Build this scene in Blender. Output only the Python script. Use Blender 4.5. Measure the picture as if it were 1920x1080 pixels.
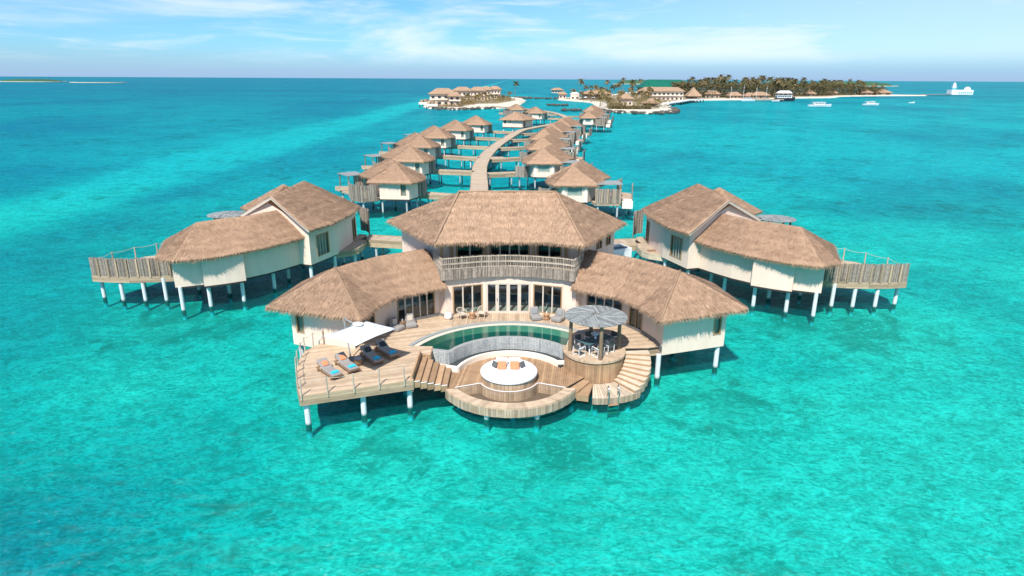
import bpy, bmesh, math, random
from mathutils import Vector, Matrix, noise
random.seed(7)
sc = bpy.context.scene
for o in list(bpy.data.objects): bpy.data.objects.remove(o)
COL = sc.collection
PI = math.pi

# ------------------------------------------------------------ camera
H_CAM = 19.0
PITCH, ROLL = math.atan(392/1200), math.radians(0.30)
fw = Vector((0, math.cos(PITCH), -math.sin(PITCH))); up0 = Vector((0, math.sin(PITCH), math.cos(PITCH))); r0 = Vector((1, 0, 0))
rt = r0*math.cos(ROLL)+up0*math.sin(ROLL); up = up0*math.cos(ROLL)-r0*math.sin(ROLL)
cd = bpy.data.cameras.new('camera'); cam = bpy.data.objects.new('camera', cd); COL.objects.link(cam)
m = Matrix.Identity(4)
for i in range(3): m[i][0], m[i][1], m[i][2] = rt[i], up[i], -fw[i]
m[2][3] = H_CAM
cam.matrix_world = m
cd.sensor_width = 36; cd.lens = 22.5; cd.clip_start = 0.5; cd.clip_end = 120000
sc.camera = cam

# ------------------------------------------------------------ sky, sun, exposure
SUN_TRAVEL = Vector((0.23, 0.74, -1.0)).normalized()          # the way the light goes
elev = math.asin(-SUN_TRAVEL.z); to_sun = -SUN_TRAVEL
CLOUD_A, CLOUD_B = (6.3, 0.6, 0.2), (1.7, 0.4, 0.0)
SKY_LOW, SKY_CLOUD = (2.95, 4.3, 6.4, 1), (7.6, 8.1, 8.4, 1)
w = bpy.data.worlds.new('World'); sc.world = w; w.use_nodes = True
nt = w.node_tree; nt.nodes.clear()
def N(nt, t, **k):
    n = nt.nodes.new(t)
    for a, v in k.items(): setattr(n, a, v)
    return n
out = N(nt, 'ShaderNodeOutputWorld'); bg = N(nt, 'ShaderNodeBackground')
sky = N(nt, 'ShaderNodeTexSky', sky_type='NISHITA'); sky.sun_disc = False
sky.sun_elevation = elev; sky.sun_rotation = math.atan2(to_sun.x, to_sun.y)
sky.altitude = 0; sky.air_density = 1.0; sky.dust_density = 0.2; sky.ozone_density = 5.0
gam = N(nt, 'ShaderNodeMix', data_type='RGBA', blend_type='MULTIPLY'); gam.inputs[0].default_value = 1
gam.inputs[7].default_value = (0.50, 0.87, 1.18, 1)
nt.links.new(sky.outputs[0], gam.inputs[6])
# soft cloud banks, drawn out level
tc = N(nt, 'ShaderNodeTexCoord'); sep = N(nt, 'ShaderNodeSeparateXYZ'); nt.links.new(tc.outputs['Generated'], sep.inputs[0])
def wnoise(sx, sz, loc, scale, detail, rough, dist):
    mp = N(nt, 'ShaderNodeMapping'); mp.inputs['Scale'].default_value = (sx, sx, sz); mp.inputs['Location'].default_value = loc; nt.links.new(tc.outputs['Generated'], mp.inputs[0])
    n1 = N(nt, 'ShaderNodeTexNoise'); n1.inputs['Scale'].default_value = scale; n1.inputs['Detail'].default_value = detail; n1.inputs['Roughness'].default_value = rough; n1.inputs['Distortion'].default_value = dist
    nt.links.new(mp.outputs[0], n1.inputs[0]); return n1.outputs[0]
def wramp(src, a, b_, c=0.0, d=1.0):
    r = N(nt, 'ShaderNodeMapRange', interpolation_type='SMOOTHSTEP'); nt.links.new(src, r.inputs[0])
    for i, v in enumerate((a, b_, c, d)): r.inputs[i+1].default_value = v
    return r.outputs[0]
def wmul(a, b_):
    n = N(nt, 'ShaderNodeMath', operation='MULTIPLY'); nt.links.new(a, n.inputs[0])
    if isinstance(b_, float): n.inputs[1].default_value = b_
    else: nt.links.new(b_, n.inputs[1])
    return n.outputs[0]
bank = wramp(wnoise(1.0, 6.0, CLOUD_A, 2.2, 8, 0.58, 0.30), 0.51, 0.70)
wisp = wramp(wnoise(1.0, 9.0, CLOUD_B, 5.0, 7, 0.62, 0.8), 0.46, 0.80)
veil = wramp(sep.outputs[0], -0.25, 0.75, 0.0, 0.42)             # thin high haze, thicker to one side
rise = wramp(sep.outputs[2], 0.012, 0.040)
wmax = N(nt, 'ShaderNodeMath', operation='MAXIMUM'); nt.links.new(wmul(bank, 0.72), wmax.inputs[0]); nt.links.new(wmul(wisp, 0.6), wmax.inputs[1])
wad = N(nt, 'ShaderNodeMath', operation='MAXIMUM'); nt.links.new(wmax.outputs[0], wad.inputs[0]); nt.links.new(veil, wad.inputs[1])
cs = wmul(wad.outputs[0], rise)
low = N(nt, 'ShaderNodeMix', data_type='RGBA'); nt.links.new(wramp(sep.outputs[2], -0.01, 0.050, 1.0, 0.0), low.inputs[0]); nt.links.new(gam.outputs[2], low.inputs[6]); low.inputs[7].default_value = SKY_LOW
mixc = N(nt, 'ShaderNodeMix', data_type='RGBA'); nt.links.new(cs, mixc.inputs[0]); nt.links.new(low.outputs[2], mixc.inputs[6]); mixc.inputs[7].default_value = SKY_CLOUD
nt.links.new(mixc.outputs[2], bg.inputs[0]); bg.inputs[1].default_value = 0.086
nt.links.new(bg.outputs[0], out.inputs[0])

sd = bpy.data.lights.new('sun', 'SUN'); sd.energy = 4.4; sd.angle = math.radians(0.53); sd.color = (1.0, 0.95, 0.87)
sun = bpy.data.objects.new('sun', sd); COL.objects.link(sun); sun.location = (-20, -60, 90)
sun.rotation_euler = SUN_TRAVEL.to_track_quat('-Z', 'Y').to_euler()
sc.view_settings.view_transform = 'Standard'; sc.view_settings.look = 'None'; sc.view_settings.gamma = 1.0
sc.view_settings.use_curve_mapping = False; sc.view_settings.exposure = 0.6
sc.cycles.use_denoising = True
sc.cycles.max_bounces = 6; sc.cycles.diffuse_bounces = 3; sc.cycles.glossy_bounces = 2; sc.cycles.transparent_max_bounces = 12
sc.cycles.caustics_reflective = False; sc.cycles.caustics_refractive = False

# ------------------------------------------------------------ helpers
OFF = {}
def V(*a): return Vector(a[0]) if len(a) == 1 else Vector(a)
def tag(o, label=None, cat=None, group=None, kind=None):
    if label: o['label'] = label
    if cat: o['category'] = cat
    if group: o['group'] = group
    if kind: o['kind'] = kind
    return o
def thing(name, label, cat, loc=(0, 0, 0), rz=0.0, group=None, world=False):
    o = bpy.data.objects.new(name, None); COL.objects.link(o); o.empty_display_size = 0.3
    o.location = loc; o.rotation_euler = (0, 0, rz)
    if world: OFF[o.name] = Vector(loc)
    return tag(o, label, cat, group)
def kids(o): return [c for c in bpy.data.objects if c.parent == o]
def copy_tree(o, parent=None, _k=None):
    c = o.copy(); COL.objects.link(c); c.parent = parent
    for ch in list(o.children): copy_tree(ch, c)
    return c
def link(name, me, mat, parent=None, kind=None):
    o = bpy.data.objects.new(name, me); COL.objects.link(o)
    if mat is not None and not me.materials: me.materials.append(mat)
    if parent is not None:
        o.parent = parent
        if parent.name in OFF: OFF[o.name] = OFF[parent.name]
    if kind: o['kind'] = kind
    return o
class MB:
    def __init__(s): s.v = []; s.f = []; s.p = []
    def poly(s, pts, pr=0.5):
        b = len(s.v); s.v += [tuple(p) for p in pts]; s.f.append(list(range(b, b+len(pts)))); s.p.append(pr)
    def hexa(s, b4, t4, pr=None):
        if pr is None: pr = random.random()
        b = len(s.v); s.v += [tuple(p) for p in b4]+[tuple(p) for p in t4]
        for q in ((3, 2, 1, 0), (4, 5, 6, 7), (0, 1, 5, 4), (1, 2, 6, 5), (2, 3, 7, 6), (3, 0, 4, 7)):
            s.f.append([b+i for i in q]); s.p.append(pr)
        return s
    def box(s, x0, x1, y0, y1, z0, z1, pr=None):
        return s.hexa([(x0, y0, z0), (x1, y0, z0), (x1, y1, z0), (x0, y1, z0)], [(x0, y0, z1), (x1, y0, z1), (x1, y1, z1), (x0, y1, z1)], pr)
    def obox(s, c, a, b, h, pr=None):      # centre, half vectors a, b, h
        c, a, b, h = V(c), V(a), V(b), V(h)
        return s.hexa([c-a-b-h, c+a-b-h, c+a+b-h, c-a+b-h], [c-a-b+h, c+a-b+h, c+a+b+h, c-a+b+h], pr)
    def beam(s, p, q, wd, ht, pr=None, upv=(0, 0, 1)):
        p, q = V(p), V(q); d = q-p; u = V(upv); x = d.cross(u)
        if x.length < 1e-5: x = d.cross(Vector((0, 1, 0)))
        x.normalize(); y = x.cross(d).normalized()
        return s.obox((p+q)/2, x*wd/2, d/2, y*ht/2, pr)
    def cyl(s, p, q, ra, rb=None, n=10, cap=True, pr=None):
        if pr is None: pr = random.random()
        if rb is None: rb = ra
        p, q = V(p), V(q); d = (q-p).normalized(); x = d.orthogonal().normalized(); y = d.cross(x); b = len(s.v)
        for k in range(n):
            a = 2*PI*k/n; r = x*math.cos(a)+y*math.sin(a); s.v += [tuple(p+r*ra), tuple(q+r*rb)]
        for k in range(n):
            i, j = b+2*k, b+2*((k+1) % n); s.f.append([i, j, j+1, i+1]); s.p.append(pr)
        if cap:
            s.f.append([b+2*k for k in range(n)][::-1]); s.p.append(pr); s.f.append([b+2*k+1 for k in range(n)]); s.p.append(pr)
        return s
    def tube(s, path, r, n=6, pr=0.5):
        path = [V(p) for p in path]; b = len(s.v)
        for i, p in enumerate(path):
            d = (path[min(i+1, len(path)-1)]-path[max(i-1, 0)]).normalized(); x = d.cross(Vector((0, 0, 1)))
            if x.length < 1e-3: x = d.cross(Vector((0, 1, 0)))
            x.normalize(); y = d.cross(x)
            for k in range(n):
                a = 2*PI*k/n; s.v.append(tuple(p+(x*math.cos(a)+y*math.sin(a))*r))
        for i in range(len(path)-1):
            for k in range(n):
                s.f.append([b+i*n+k, b+i*n+(k+1) % n, b+(i+1)*n+(k+1) % n, b+(i+1)*n+k]); s.p.append(pr)
        s.f.append([b+k for k in range(n)][::-1]); s.p.append(pr); e = b+(len(path)-1)*n; s.f.append([e+k for k in range(n)]); s.p.append(pr)
        return s
    def prism(s, poly, z0, z1, pr=0.5):
        n = len(poly); b = len(s.v)
        s.v += [(p[0], p[1], z0) for p in poly]+[(p[0], p[1], z1) for p in poly]
        s.f.append([b+i for i in range(n)][::-1]); s.f.append([b+n+i for i in range(n)]); s.p += [pr, pr]
        for i in range(n):
            j = (i+1) % n; s.f.append([b+i, b+j, b+n+j, b+n+i]); s.p.append(pr)
        return s
    def lathe(s, prof, c=(0, 0, 0), n=20, pr=0.5):
        b = len(s.v); m_ = len(prof)
        for k in range(n):
            a = 2*PI*k/n
            for r, z in prof: s.v.append((c[0]+r*math.cos(a), c[1]+r*math.sin(a), c[2]+z))
        for k in range(n):
            j = (k+1) % n
            for i in range(m_-1):
                s.f.append([b+k*m_+i, b+j*m_+i, b+j*m_+i+1, b+k*m_+i+1]); s.p.append(pr)
        if prof[0][0] > 1e-6: s.f.append([b+k*m_ for k in range(n)][::-1]); s.p.append(pr)
        if prof[-1][0] > 1e-6: s.f.append([b+k*m_+m_-1 for k in range(n)]); s.p.append(pr)
        return s
    def mesh(s, name, off=None, smooth=False):
        me = bpy.data.meshes.new(name)
        vs = s.v if off is None else [(x-off.x, y-off.y, z-off.z) for x, y, z in s.v]
        me.from_pydata(vs, [], s.f)
        at = me.attributes.new('pr', 'FLOAT', 'FACE'); at.data.foreach_set('value', s.p)
        if smooth: me.polygons.foreach_set('use_smooth', [True]*len(me.polygons))
        me.update(); return me
    def build(s, name, mat, parent=None, smooth=False, kind=None):
        off = OFF.get(parent.name) if parent is not None else None
        return link(name, s.mesh(name, off, smooth), mat, parent, kind)
def soft(o, r=0.03, seg=2):
    b = o.modifiers.new('bevel', 'BEVEL'); b.width = r; b.segments = seg; b.limit_method = 'ANGLE'; b.angle_limit = 0.6
    return o
def arc(c, r, a0, a1, n):
    return [(c[0]+r*math.cos(math.radians(a0+(a1-a0)*i/n)), c[1]+r*math.sin(math.radians(a0+(a1-a0)*i/n))) for i in range(n+1)]
def planks(name, poly, ang, z, mat, parent, width=0.15, gap=0.012, th=0.035, kind='stuff', jit=0.0):
    """real boards cut to an outline; one mesh"""
    off = OFF.get(parent.name) if parent is not None else None
    bm = bmesh.new(); vs = [bm.verts.new((p[0], p[1], z)) for p in poly]; f = bm.faces.new(vs); f.normal_update()
    if f.normal.z < 0: f.normal_flip()
    d = Vector((math.cos(ang), math.sin(ang), 0)); nrm = Vector((-d.y, d.x, 0))
    t = [v.co.dot(nrm) for v in bm.verts]; lo, hi = min(t), max(t); n = int((hi-lo)/width)+1
    for i in range(n+1):
        for e in (-gap/2, gap/2):
            bmesh.ops.bisect_plane(bm, geom=bm.verts[:]+bm.edges[:]+bm.faces[:], plane_co=nrm*(lo+i*width+e), plane_no=nrm)
    kill = []
    for fc in bm.faces:
        q = (fc.calc_center_median().dot(nrm)-lo)/width
        if abs(q-round(q))*width < gap/2*1.01: kill.append(fc)
    bmesh.ops.delete(bm, geom=kill, context='FACES')
    rnd = [random.random() for _ in range(n+3)]
    top = bm.faces[:]
    r = bmesh.ops.extrude_face_region(bm, geom=top)
    nv = [x for x in r['geom'] if isinstance(x, bmesh.types.BMVert)]
    # the originals become the underside
    for v_ in nv: pass
    for fc in top:
        for v_ in fc.verts: pass
    under = {v_ for fc in top for v_ in fc.verts if fc.is_valid}
    for v_ in under: v_.co.z -= th
    if off is not None:
        pr = [rnd[max(0, min(n+2, int((fc.calc_center_median().dot(nrm)-lo)/width)))] for fc in bm.faces]
        bmesh.ops.translate(bm, verts=bm.verts, vec=-off)
    else:
        pr = [rnd[max(0, min(n+2, int((fc.calc_center_median().dot(nrm)-lo)/width)))] for fc in bm.faces]
    bmesh.ops.recalc_face_normals(bm, faces=bm.faces[:])
    me = bpy.data.meshes.new(name); bm.to_mesh(me); bm.free()
    at = me.attributes.new('pr', 'FLOAT', 'FACE'); at.data.foreach_set('value', pr)
    return link(name, me, mat, parent, kind)

# ------------------------------------------------------------ materials
def mat_new(name):
    m_ = bpy.data.materials.new(name); m_.use_nodes = True; t = m_.node_tree; t.nodes.clear()
    o = N(t, 'ShaderNodeOutputMaterial'); b = N(t, 'ShaderNodeBsdfPrincipled'); t.links.new(b.outputs[0], o.inputs[0])
    return m_, t, b, o
def M(name, c1, c2=None, rough=0.75, scale=4.0, stretch=(1, 1, 1), attr=0.0, bump=0.0, bscale=30.0, spec=0.3, metal=0.0, detail=5, lo=0.3, hi=0.7, low_stain=None, patina=0.0):
    """noise between two colours; attr > 0 adds a piece to piece change of value"""
    m_, t, b, o = mat_new(name); L = t.links
    c2 = c2 or tuple(x*0.8 for x in c1)
    tc = N(t, 'ShaderNodeTexCoord'); mp = N(t, 'ShaderNodeMapping'); mp.inputs['Scale'].default_value = stretch; L.new(tc.outputs['Object'], mp.inputs[0])
    n = N(t, 'ShaderNodeTexNoise'); n.inputs['Scale'].default_value = scale; n.inputs['Detail'].default_value = detail; n.inputs['Roughness'].default_value = 0.6; L.new(mp.outputs[0], n.inputs[0])
    mr = N(t, 'ShaderNodeMapRange'); mr.inputs[1].default_value = lo; mr.inputs[2].default_value = hi; L.new(n.outputs[0], mr.inputs[0])
    mx = N(t, 'ShaderNodeMix', data_type='RGBA'); mx.inputs[6].default_value = (*c1, 1); mx.inputs[7].default_value = (*c2, 1); L.new(mr.outputs[0], mx.inputs[0])
    src = mx.outputs[2]
    if attr:
        a = N(t, 'ShaderNodeAttribute', attribute_name='pr'); ar = N(t, 'ShaderNodeMapRange'); ar.inputs[3].default_value = 1-attr; ar.inputs[4].default_value = 1+attr*0.6
        L.new(a.outputs['Fac'], ar.inputs[0]); mu = N(t, 'ShaderNodeMix', data_type='RGBA', blend_type='MULTIPLY'); mu.inputs[0].default_value = 1
        L.new(src, mu.inputs[6]); L.new(ar.outputs[0], mu.inputs[7]); src = mu.outputs[2]
    if low_stain:                       # weed and wet on piles, up to a height over the water
        g = N(t, 'ShaderNodeNewGeometry'); sp = N(t, 'ShaderNodeSeparateXYZ'); L.new(g.outputs['Position'], sp.inputs[0])
        ad = N(t, 'ShaderNodeMath', operation='ADD'); mm = N(t, 'ShaderNodeMath', operation='MULTIPLY'); L.new(n.outputs[0], mm.inputs[0]); mm.inputs[1].default_value = 0.35
        L.new(sp.outputs[2], ad.inputs[0]); L.new(mm.outputs[0], ad.inputs[1])
        r2 = N(t, 'ShaderNodeMapRange'); r2.inputs[1].default_value = low_stain[0]; r2.inputs[2].default_value = low_stain[1]; L.new(ad.outputs[0], r2.inputs[0])
        r3 = N(t, 'ShaderNodeMapRange'); r3.inputs[1].default_value = -.4; r3.inputs[2].default_value = -.7; L.new(sp.outputs[2], r3.inputs[0])   # below the weed belt the pile is pale again
        rx = N(t, 'ShaderNodeMath', operation='MAXIMUM'); L.new(r2.outputs[0], rx.inputs[0]); L.new(r3.outputs[0], rx.inputs[1])
        m2 = N(t, 'ShaderNodeMix', data_type='RGBA'); L.new(rx.outputs[0], m2.inputs[0]); m2.inputs[6].default_value = (0.085, 0.09, 0.07, 1); L.new(src, m2.inputs[7]); src = m2.outputs[2]
    if patina:                          # older and newer work, thing by thing
        oi = N(t, 'ShaderNodeObjectInfo'); orr = N(t, 'ShaderNodeMapRange'); orr.inputs[3].default_value = 1-patina; orr.inputs[4].default_value = 1+patina; L.new(oi.outputs['Random'], orr.inputs[0])
        mo = N(t, 'ShaderNodeMix', data_type='RGBA', blend_type='MULTIPLY'); mo.inputs[0].default_value = 1; L.new(src, mo.inputs[6]); L.new(orr.outputs[0], mo.inputs[7]); src = mo.outputs[2]
    L.new(src, b.inputs['Base Color'])
    b.inputs['Roughness'].default_value = rough; b.inputs['Specular IOR Level'].default_value = spec; b.inputs['Metallic'].default_value = metal
    if bump:
        bn = N(t, 'ShaderNodeTexNoise'); bn.inputs['Scale'].default_value = bscale; bn.inputs['Detail'].default_value = 4; L.new(mp.outputs[0], bn.inputs[0])
        bp = N(t, 'ShaderNodeBump'); bp.inputs['Strength'].default_value = bump; bp.inputs['Distance'].default_value = 0.05; L.new(bn.outputs[0], bp.inputs['Height']); L.new(bp.outputs[0], b.inputs['Normal'])
    return m_
def glass_mat(name, tint, refl=0.12, rough=0.02):
    m_ = bpy.data.materials.new(name); m_.use_nodes = True; t = m_.node_tree; t.nodes.clear(); L = t.links
    o = N(t, 'ShaderNodeOutputMaterial'); tr = N(t, 'ShaderNodeBsdfTransparent'); tr.inputs[0].default_value = (*tint, 1)
    gl = N(t, 'ShaderNodeBsdfGlossy'); gl.inputs['Roughness'].default_value = rough
    fr = N(t, 'ShaderNodeLayerWeight'); fr.inputs[0].default_value = .5
    pw = N(t, 'ShaderNodeMath', operation='POWER'); L.new(fr.outputs['Facing'], pw.inputs[0]); pw.inputs[1].default_value = 4.0
    ad = N(t, 'ShaderNodeMath', operation='MULTIPLY_ADD'); L.new(pw.outputs[0], ad.inputs[0]); ad.inputs[1].default_value = .55; ad.inputs[2].default_value = .035+refl
    mx = N(t, 'ShaderNodeMixShader'); L.new(ad.outputs[0], mx.inputs[0]); L.new(tr.outputs[0], mx.inputs[1]); L.new(gl.outputs[0], mx.inputs[2]); L.new(mx.outputs[0], o.inputs[0])
    return m_
MT = {}
MT['thatch'] = M('thatch', (0.462, 0.305, 0.203), (0.345, 0.222, 0.146), rough=0.9, scale=1.6, stretch=(1, 1, 2.2), patina=.07, attr=0.32, bump=0.5, bscale=26, spec=0.1, detail=8)
MT['thatch_far'] = M('thatch_far', (0.41, 0.275, 0.182), (0.31, 0.205, 0.135), rough=0.9, scale=0.9, attr=0.3, bump=0.4, bscale=10, spec=0.1)
MT['wall'] = M('cream_plaster', (0.82, 0.645, 0.53), (0.73, 0.57, 0.465), rough=0.85, scale=0.9, stretch=(1.6, 1.6, .35), bump=0.08, bscale=40, spec=0.2)
MT['wall_white'] = M('white_plaster', (0.82, 0.73, 0.63), (0.76, 0.67, 0.57), rough=0.8, scale=0.8, spec=0.2)
MT['underside'] = M('dark_underside', (0.045, 0.042, 0.04), (0.03, 0.028, 0.027))  # near black, so the colour deepens the shade below the floors
MT['plinth'] = M('grey_plinth', (0.23, 0.22, 0.21), (0.17, 0.165, 0.16), scale=3)
MT['deck'] = M('deck_wood', (0.55, 0.42, 0.30), (0.42, 0.31, 0.21), rough=0.75, scale=2.2, attr=0.22, spec=0.2)
MT['deck_warm'] = M('deck_wood_warm', (0.45, 0.295, 0.175), (0.33, 0.205, 0.115), rough=0.7, scale=2.0, attr=0.25, spec=0.25)
MT['deck_pale'] = M('deck_wood_pale', (0.62, 0.52, 0.40), (0.50, 0.40, 0.29), rough=0.8, scale=2.0, attr=0.22, spec=0.2)
MT['jetty'] = M('jetty_wood', (0.48, 0.385, 0.28), (0.39, 0.30, 0.215), rough=0.8, scale=1.0, attr=0.14, spec=0.2)
MT['fascia'] = M('fascia_wood', (0.49, 0.365, 0.25), (0.36, 0.26, 0.17), rough=0.75, scale=1.6, stretch=(1, 1, 4), attr=0.28, spec=0.2)
MT['fascia_grey'] = M('weathered_fascia', (0.46, 0.375, 0.29), (0.37, 0.26, 0.17), rough=0.85, scale=1.6, attr=0.30, spec=0.15)
MT['bamboo'] = M('grey_cane', patina=.12, c1=(0.40, 0.34, 0.285), c2=(0.25, 0.205, 0.17), rough=0.85, scale=5, attr=0.5, spec=0.15)
MT['rail_wood'] = M('rail_wood', (0.52, 0.44, 0.35), (0.40, 0.33, 0.26), rough=0.8, scale=6, attr=0.2)
MT['frame_wood'] = M('frame_wood', (0.42, 0.28, 0.155), (0.33, 0.21, 0.11), rough=0.6, scale=5, stretch=(3, 3, 1))
MT['frame_pale'] = M('pale_frame', (0.62, 0.55, 0.46), (0.56, 0.48, 0.40), rough=0.55, scale=5)
MT['pile'] = M('white_pile', (0.72, 0.73, 0.75), (0.60, 0.62, 0.64), rough=0.6, scale=2, low_stain=(0.10, 0.34))
MT['pile_shaded'] = M('shaded_pile', (0.50, 0.51, 0.52), (0.36, 0.37, 0.38), rough=0.7, scale=2, low_stain=(0.15, 0.5), patina=.25)  # greyer copy of the white pile; shadow under the decks put into its colour
MT['log'] = M('brown_log', (0.28, 0.20, 0.13), (0.16, 0.11, 0.07), rough=0.85, scale=3, stretch=(3, 3, 0.7), bump=0.3, bscale=18)
MT['slat_grey'] = M('silver_slat', (0.33, 0.35, 0.34), (0.215, 0.232, 0.228), rough=0.8, scale=3, attr=0.42)
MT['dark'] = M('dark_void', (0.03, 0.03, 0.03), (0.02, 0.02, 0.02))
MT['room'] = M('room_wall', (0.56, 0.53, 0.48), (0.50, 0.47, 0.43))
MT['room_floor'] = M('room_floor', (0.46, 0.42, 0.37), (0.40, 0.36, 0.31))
MT['glass'] = glass_mat('window_glass', (0.82, 0.90, 0.90), 0.02)
MT['glass_dim'] = glass_mat('dim_glass', (0.80, 0.86, 0.86), 0.0)
MT['blind'] = M('window_blind', (0.66, 0.60, 0.52), (0.52, 0.47, 0.41), scale=5, stretch=(4, 4, .2))
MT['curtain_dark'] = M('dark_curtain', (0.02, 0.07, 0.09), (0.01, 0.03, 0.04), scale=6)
MT['white'] = M('white_paint', (0.83, 0.83, 0.82), (0.80, 0.80, 0.79), rough=0.5)
MT['fabric_white'] = M('white_canvas', (0.85, 0.85, 0.85), (0.81, 0.81, 0.82), rough=0.9, scale=6)
MT['grey_fabric'] = M('taupe_fabric', (0.30, 0.283, 0.268), (0.25, 0.235, 0.225), rough=0.95, scale=20)
MT['slate_fabric'] = M('slate_fabric', (0.115, 0.12, 0.12), (0.09, 0.095, 0.095), rough=0.95, scale=20)
MT['darkgrey_fabric'] = M('charcoal_fabric', (0.05, 0.057, 0.058), (0.035, 0.042, 0.043), rough=0.95, scale=20)
MT['mid_fabric'] = M('mid_grey_fabric', (0.30, 0.31, 0.31), (0.26, 0.27, 0.27), rough=0.95, scale=20)
MT['beige_fabric'] = M('beige_fabric', (0.58, 0.50, 0.41), (0.52, 0.45, 0.36), rough=0.95, scale=20)
MT['coral'] = M('coral_fabric', (0.72, 0.26, 0.13), (0.66, 0.22, 0.11), rough=0.95, scale=15)
MT['cyan'] = M('aqua_towel', (0.02, 0.50, 0.70), (0.02, 0.44, 0.64), rough=0.95, scale=25)
MT['teak'] = M('teak', (0.31, 0.19, 0.105), (0.23, 0.135, 0.075), rough=0.55, scale=5)
MT['orange_wood'] = M('orange_wood', (0.50, 0.285, 0.155), (0.41, 0.22, 0.115), rough=0.6, scale=6)
MT['steel'] = M('steel', (0.62, 0.63, 0.64), (0.55, 0.56, 0.57), rough=0.25, metal=1.0)
MT['grey_metal'] = M('grey_metal', (0.33, 0.37, 0.40), (0.28, 0.32, 0.35), rough=0.4)
MT['rope'] = M('rope', (0.55, 0.48, 0.38), (0.44, 0.38, 0.30), rough=0.95, scale=30)
MT['coping'] = M('stone_coping', (0.33, 0.345, 0.33), (0.25, 0.265, 0.255), rough=0.7, scale=6)
MT['shelf'] = M('pool_shelf', (0.60, 0.545, 0.45), (0.54, 0.49, 0.40), rough=0.7, scale=4)
MT['tile'] = M('pale_tile', (0.55, 0.555, 0.54), (0.33, 0.36, 0.36), rough=0.4, lo=.42, hi=.68, stretch=(2.6, 2.6, .35), scale=1.3, attr=0.20, spec=0.4)
MT['grout'] = M('dark_grout', (0.20, 0.23, 0.23), (0.12, 0.15, 0.15), scale=6)
MT['pebble'] = M('dark_pebble', (0.07, 0.085, 0.085), (0.03, 0.04, 0.042), rough=0.7, scale=14, bump=0.8, bscale=25)
MT['table_blue'] = M('blue_grey_table', (0.07, 0.15, 0.17), (0.05, 0.11, 0.13), rough=0.45, scale=6)
MT['net'] = M('brown_net', (0.17, 0.125, 0.085), (0.14, 0.10, 0.07), rough=0.95, scale=8)  # colour darkened to stand for the shaded water below the mesh

MT['cane_pale'] = M('pale_cane', (0.56, 0.48, 0.39), (0.40, 0.33, 0.26), rough=.85, scale=5, attr=.35, spec=.15)
MT['mid_pale'] = M('pale_grey_fabric', (0.62, 0.62, 0.61), (0.55, 0.55, 0.54), rough=.95, scale=15)
MT['blind_pale'] = M('pale_blind', (0.80, 0.74, 0.65), (0.72, 0.66, 0.57), scale=6)
# ------------------------------------------------------------ sea and sea bed
def sheet(name, z, zf, kind, xs, ys):
    mb = MB(); nx, ny = len(xs), len(ys)
    mb.v = [(x, y, z+(zf(x, y) if zf else 0)) for y in ys for x in xs]
    mb.f = [[j*nx+i, j*nx+i+1, (j+1)*nx+i+1, (j+1)*nx+i] for j in range(ny-1) for i in range(nx-1)]; mb.p = [0.5]*len(mb.f)
    return mb
def spread(lo, hi, fine_lo, fine_hi, step):
    a = [fine_lo+step*i for i in range(int((fine_hi-fine_lo)/step)+1)]
    s = step; x = a[-1]
    while x < hi: s *= 1.35; x = min(hi, x+s); a.append(x)
    s = step; x = a[0]
    while x > lo: s *= 1.35; x = max(lo, x-s); a.insert(0, x)
    return a
def bed_z(x, y):
    return 0.18*noise.noise((x*0.05, y*0.05, 3.1))+0.12*noise.noise((x*0.21, y*0.21, 9.0))
m_ = bpy.data.materials.new('sea_bed'); m_.use_nodes = True; t = m_.node_tree; t.nodes.clear(); L = t.links
o = N(t, 'ShaderNodeOutputMaterial'); b = N(t, 'ShaderNodeBsdfDiffuse'); L.new(b.outputs[0], o.inputs[0])
g = N(t, 'ShaderNodeNewGeometry')
def nz(t, src, scale, detail=6, rough=0.6, dist=0.0, st=(1, 1, 1), loc=(0, 0, 0)):
    mp = N(t, 'ShaderNodeMapping'); mp.inputs['Scale'].default_value = st; mp.inputs['Location'].default_value = loc; t.links.new(src, mp.inputs[0])
    n = N(t, 'ShaderNodeTexNoise'); n.inputs['Scale'].default_value = scale; n.inputs['Detail'].default_value = detail; n.inputs['Roughness'].default_value = rough; n.inputs['Distortion'].default_value = dist
    t.links.new(mp.outputs[0], n.inputs[0]); return n.outputs[0]
def rng(t, src, a, b_, c=0.0, d=1.0, smooth=True):
    r = N(t, 'ShaderNodeMapRange', interpolation_type='SMOOTHSTEP' if smooth else 'LINEAR'); t.links.new(src, r.inputs[0])
    for i, v in enumerate((a, b_, c, d)): r.inputs[i+1].default_value = v
    return r.outputs[0]
def mth(t, op, a, b_=None):
    n = N(t, 'ShaderNodeMath', operation=op)
    for i, v in enumerate((a, b_)):
        if v is None: continue
        if isinstance(v, (int, float)): n.inputs[i].default_value = v
        else: t.links.new(v, n.inputs[i])
    return n.outputs[0]
def mixc_(t, f, a, b_):
    n = N(t, 'ShaderNodeMix', data_type='RGBA')
    for i, v in ((0, f), (6, a), (7, b_)):
        if isinstance(v, tuple): n.inputs[i].default_value = (*v, 1)
        elif isinstance(v, (int, float)): n.inputs[i].default_value = v
        else: t.links.new(v, n.inputs[i])
    return n.outputs[2]
P = g.outputs['Position']
big = nz(t, P, 0.045, 3, 0.6); mid = nz(t, P, 0.33, 5, 0.65, 0.8); fine = nz(t, P, 1.5, 5, 0.75, 1.0, (0.8, 1.2, 1)); grain = nz(t, P, 5.5, 3, 0.65, 0.0, (0.7, 1.3, 1)); ripple_light = nz(t, P, 1.1, 3, 0.55, 2.6, (0.75, 1.15, 1), (7, 3, 0))
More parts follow.
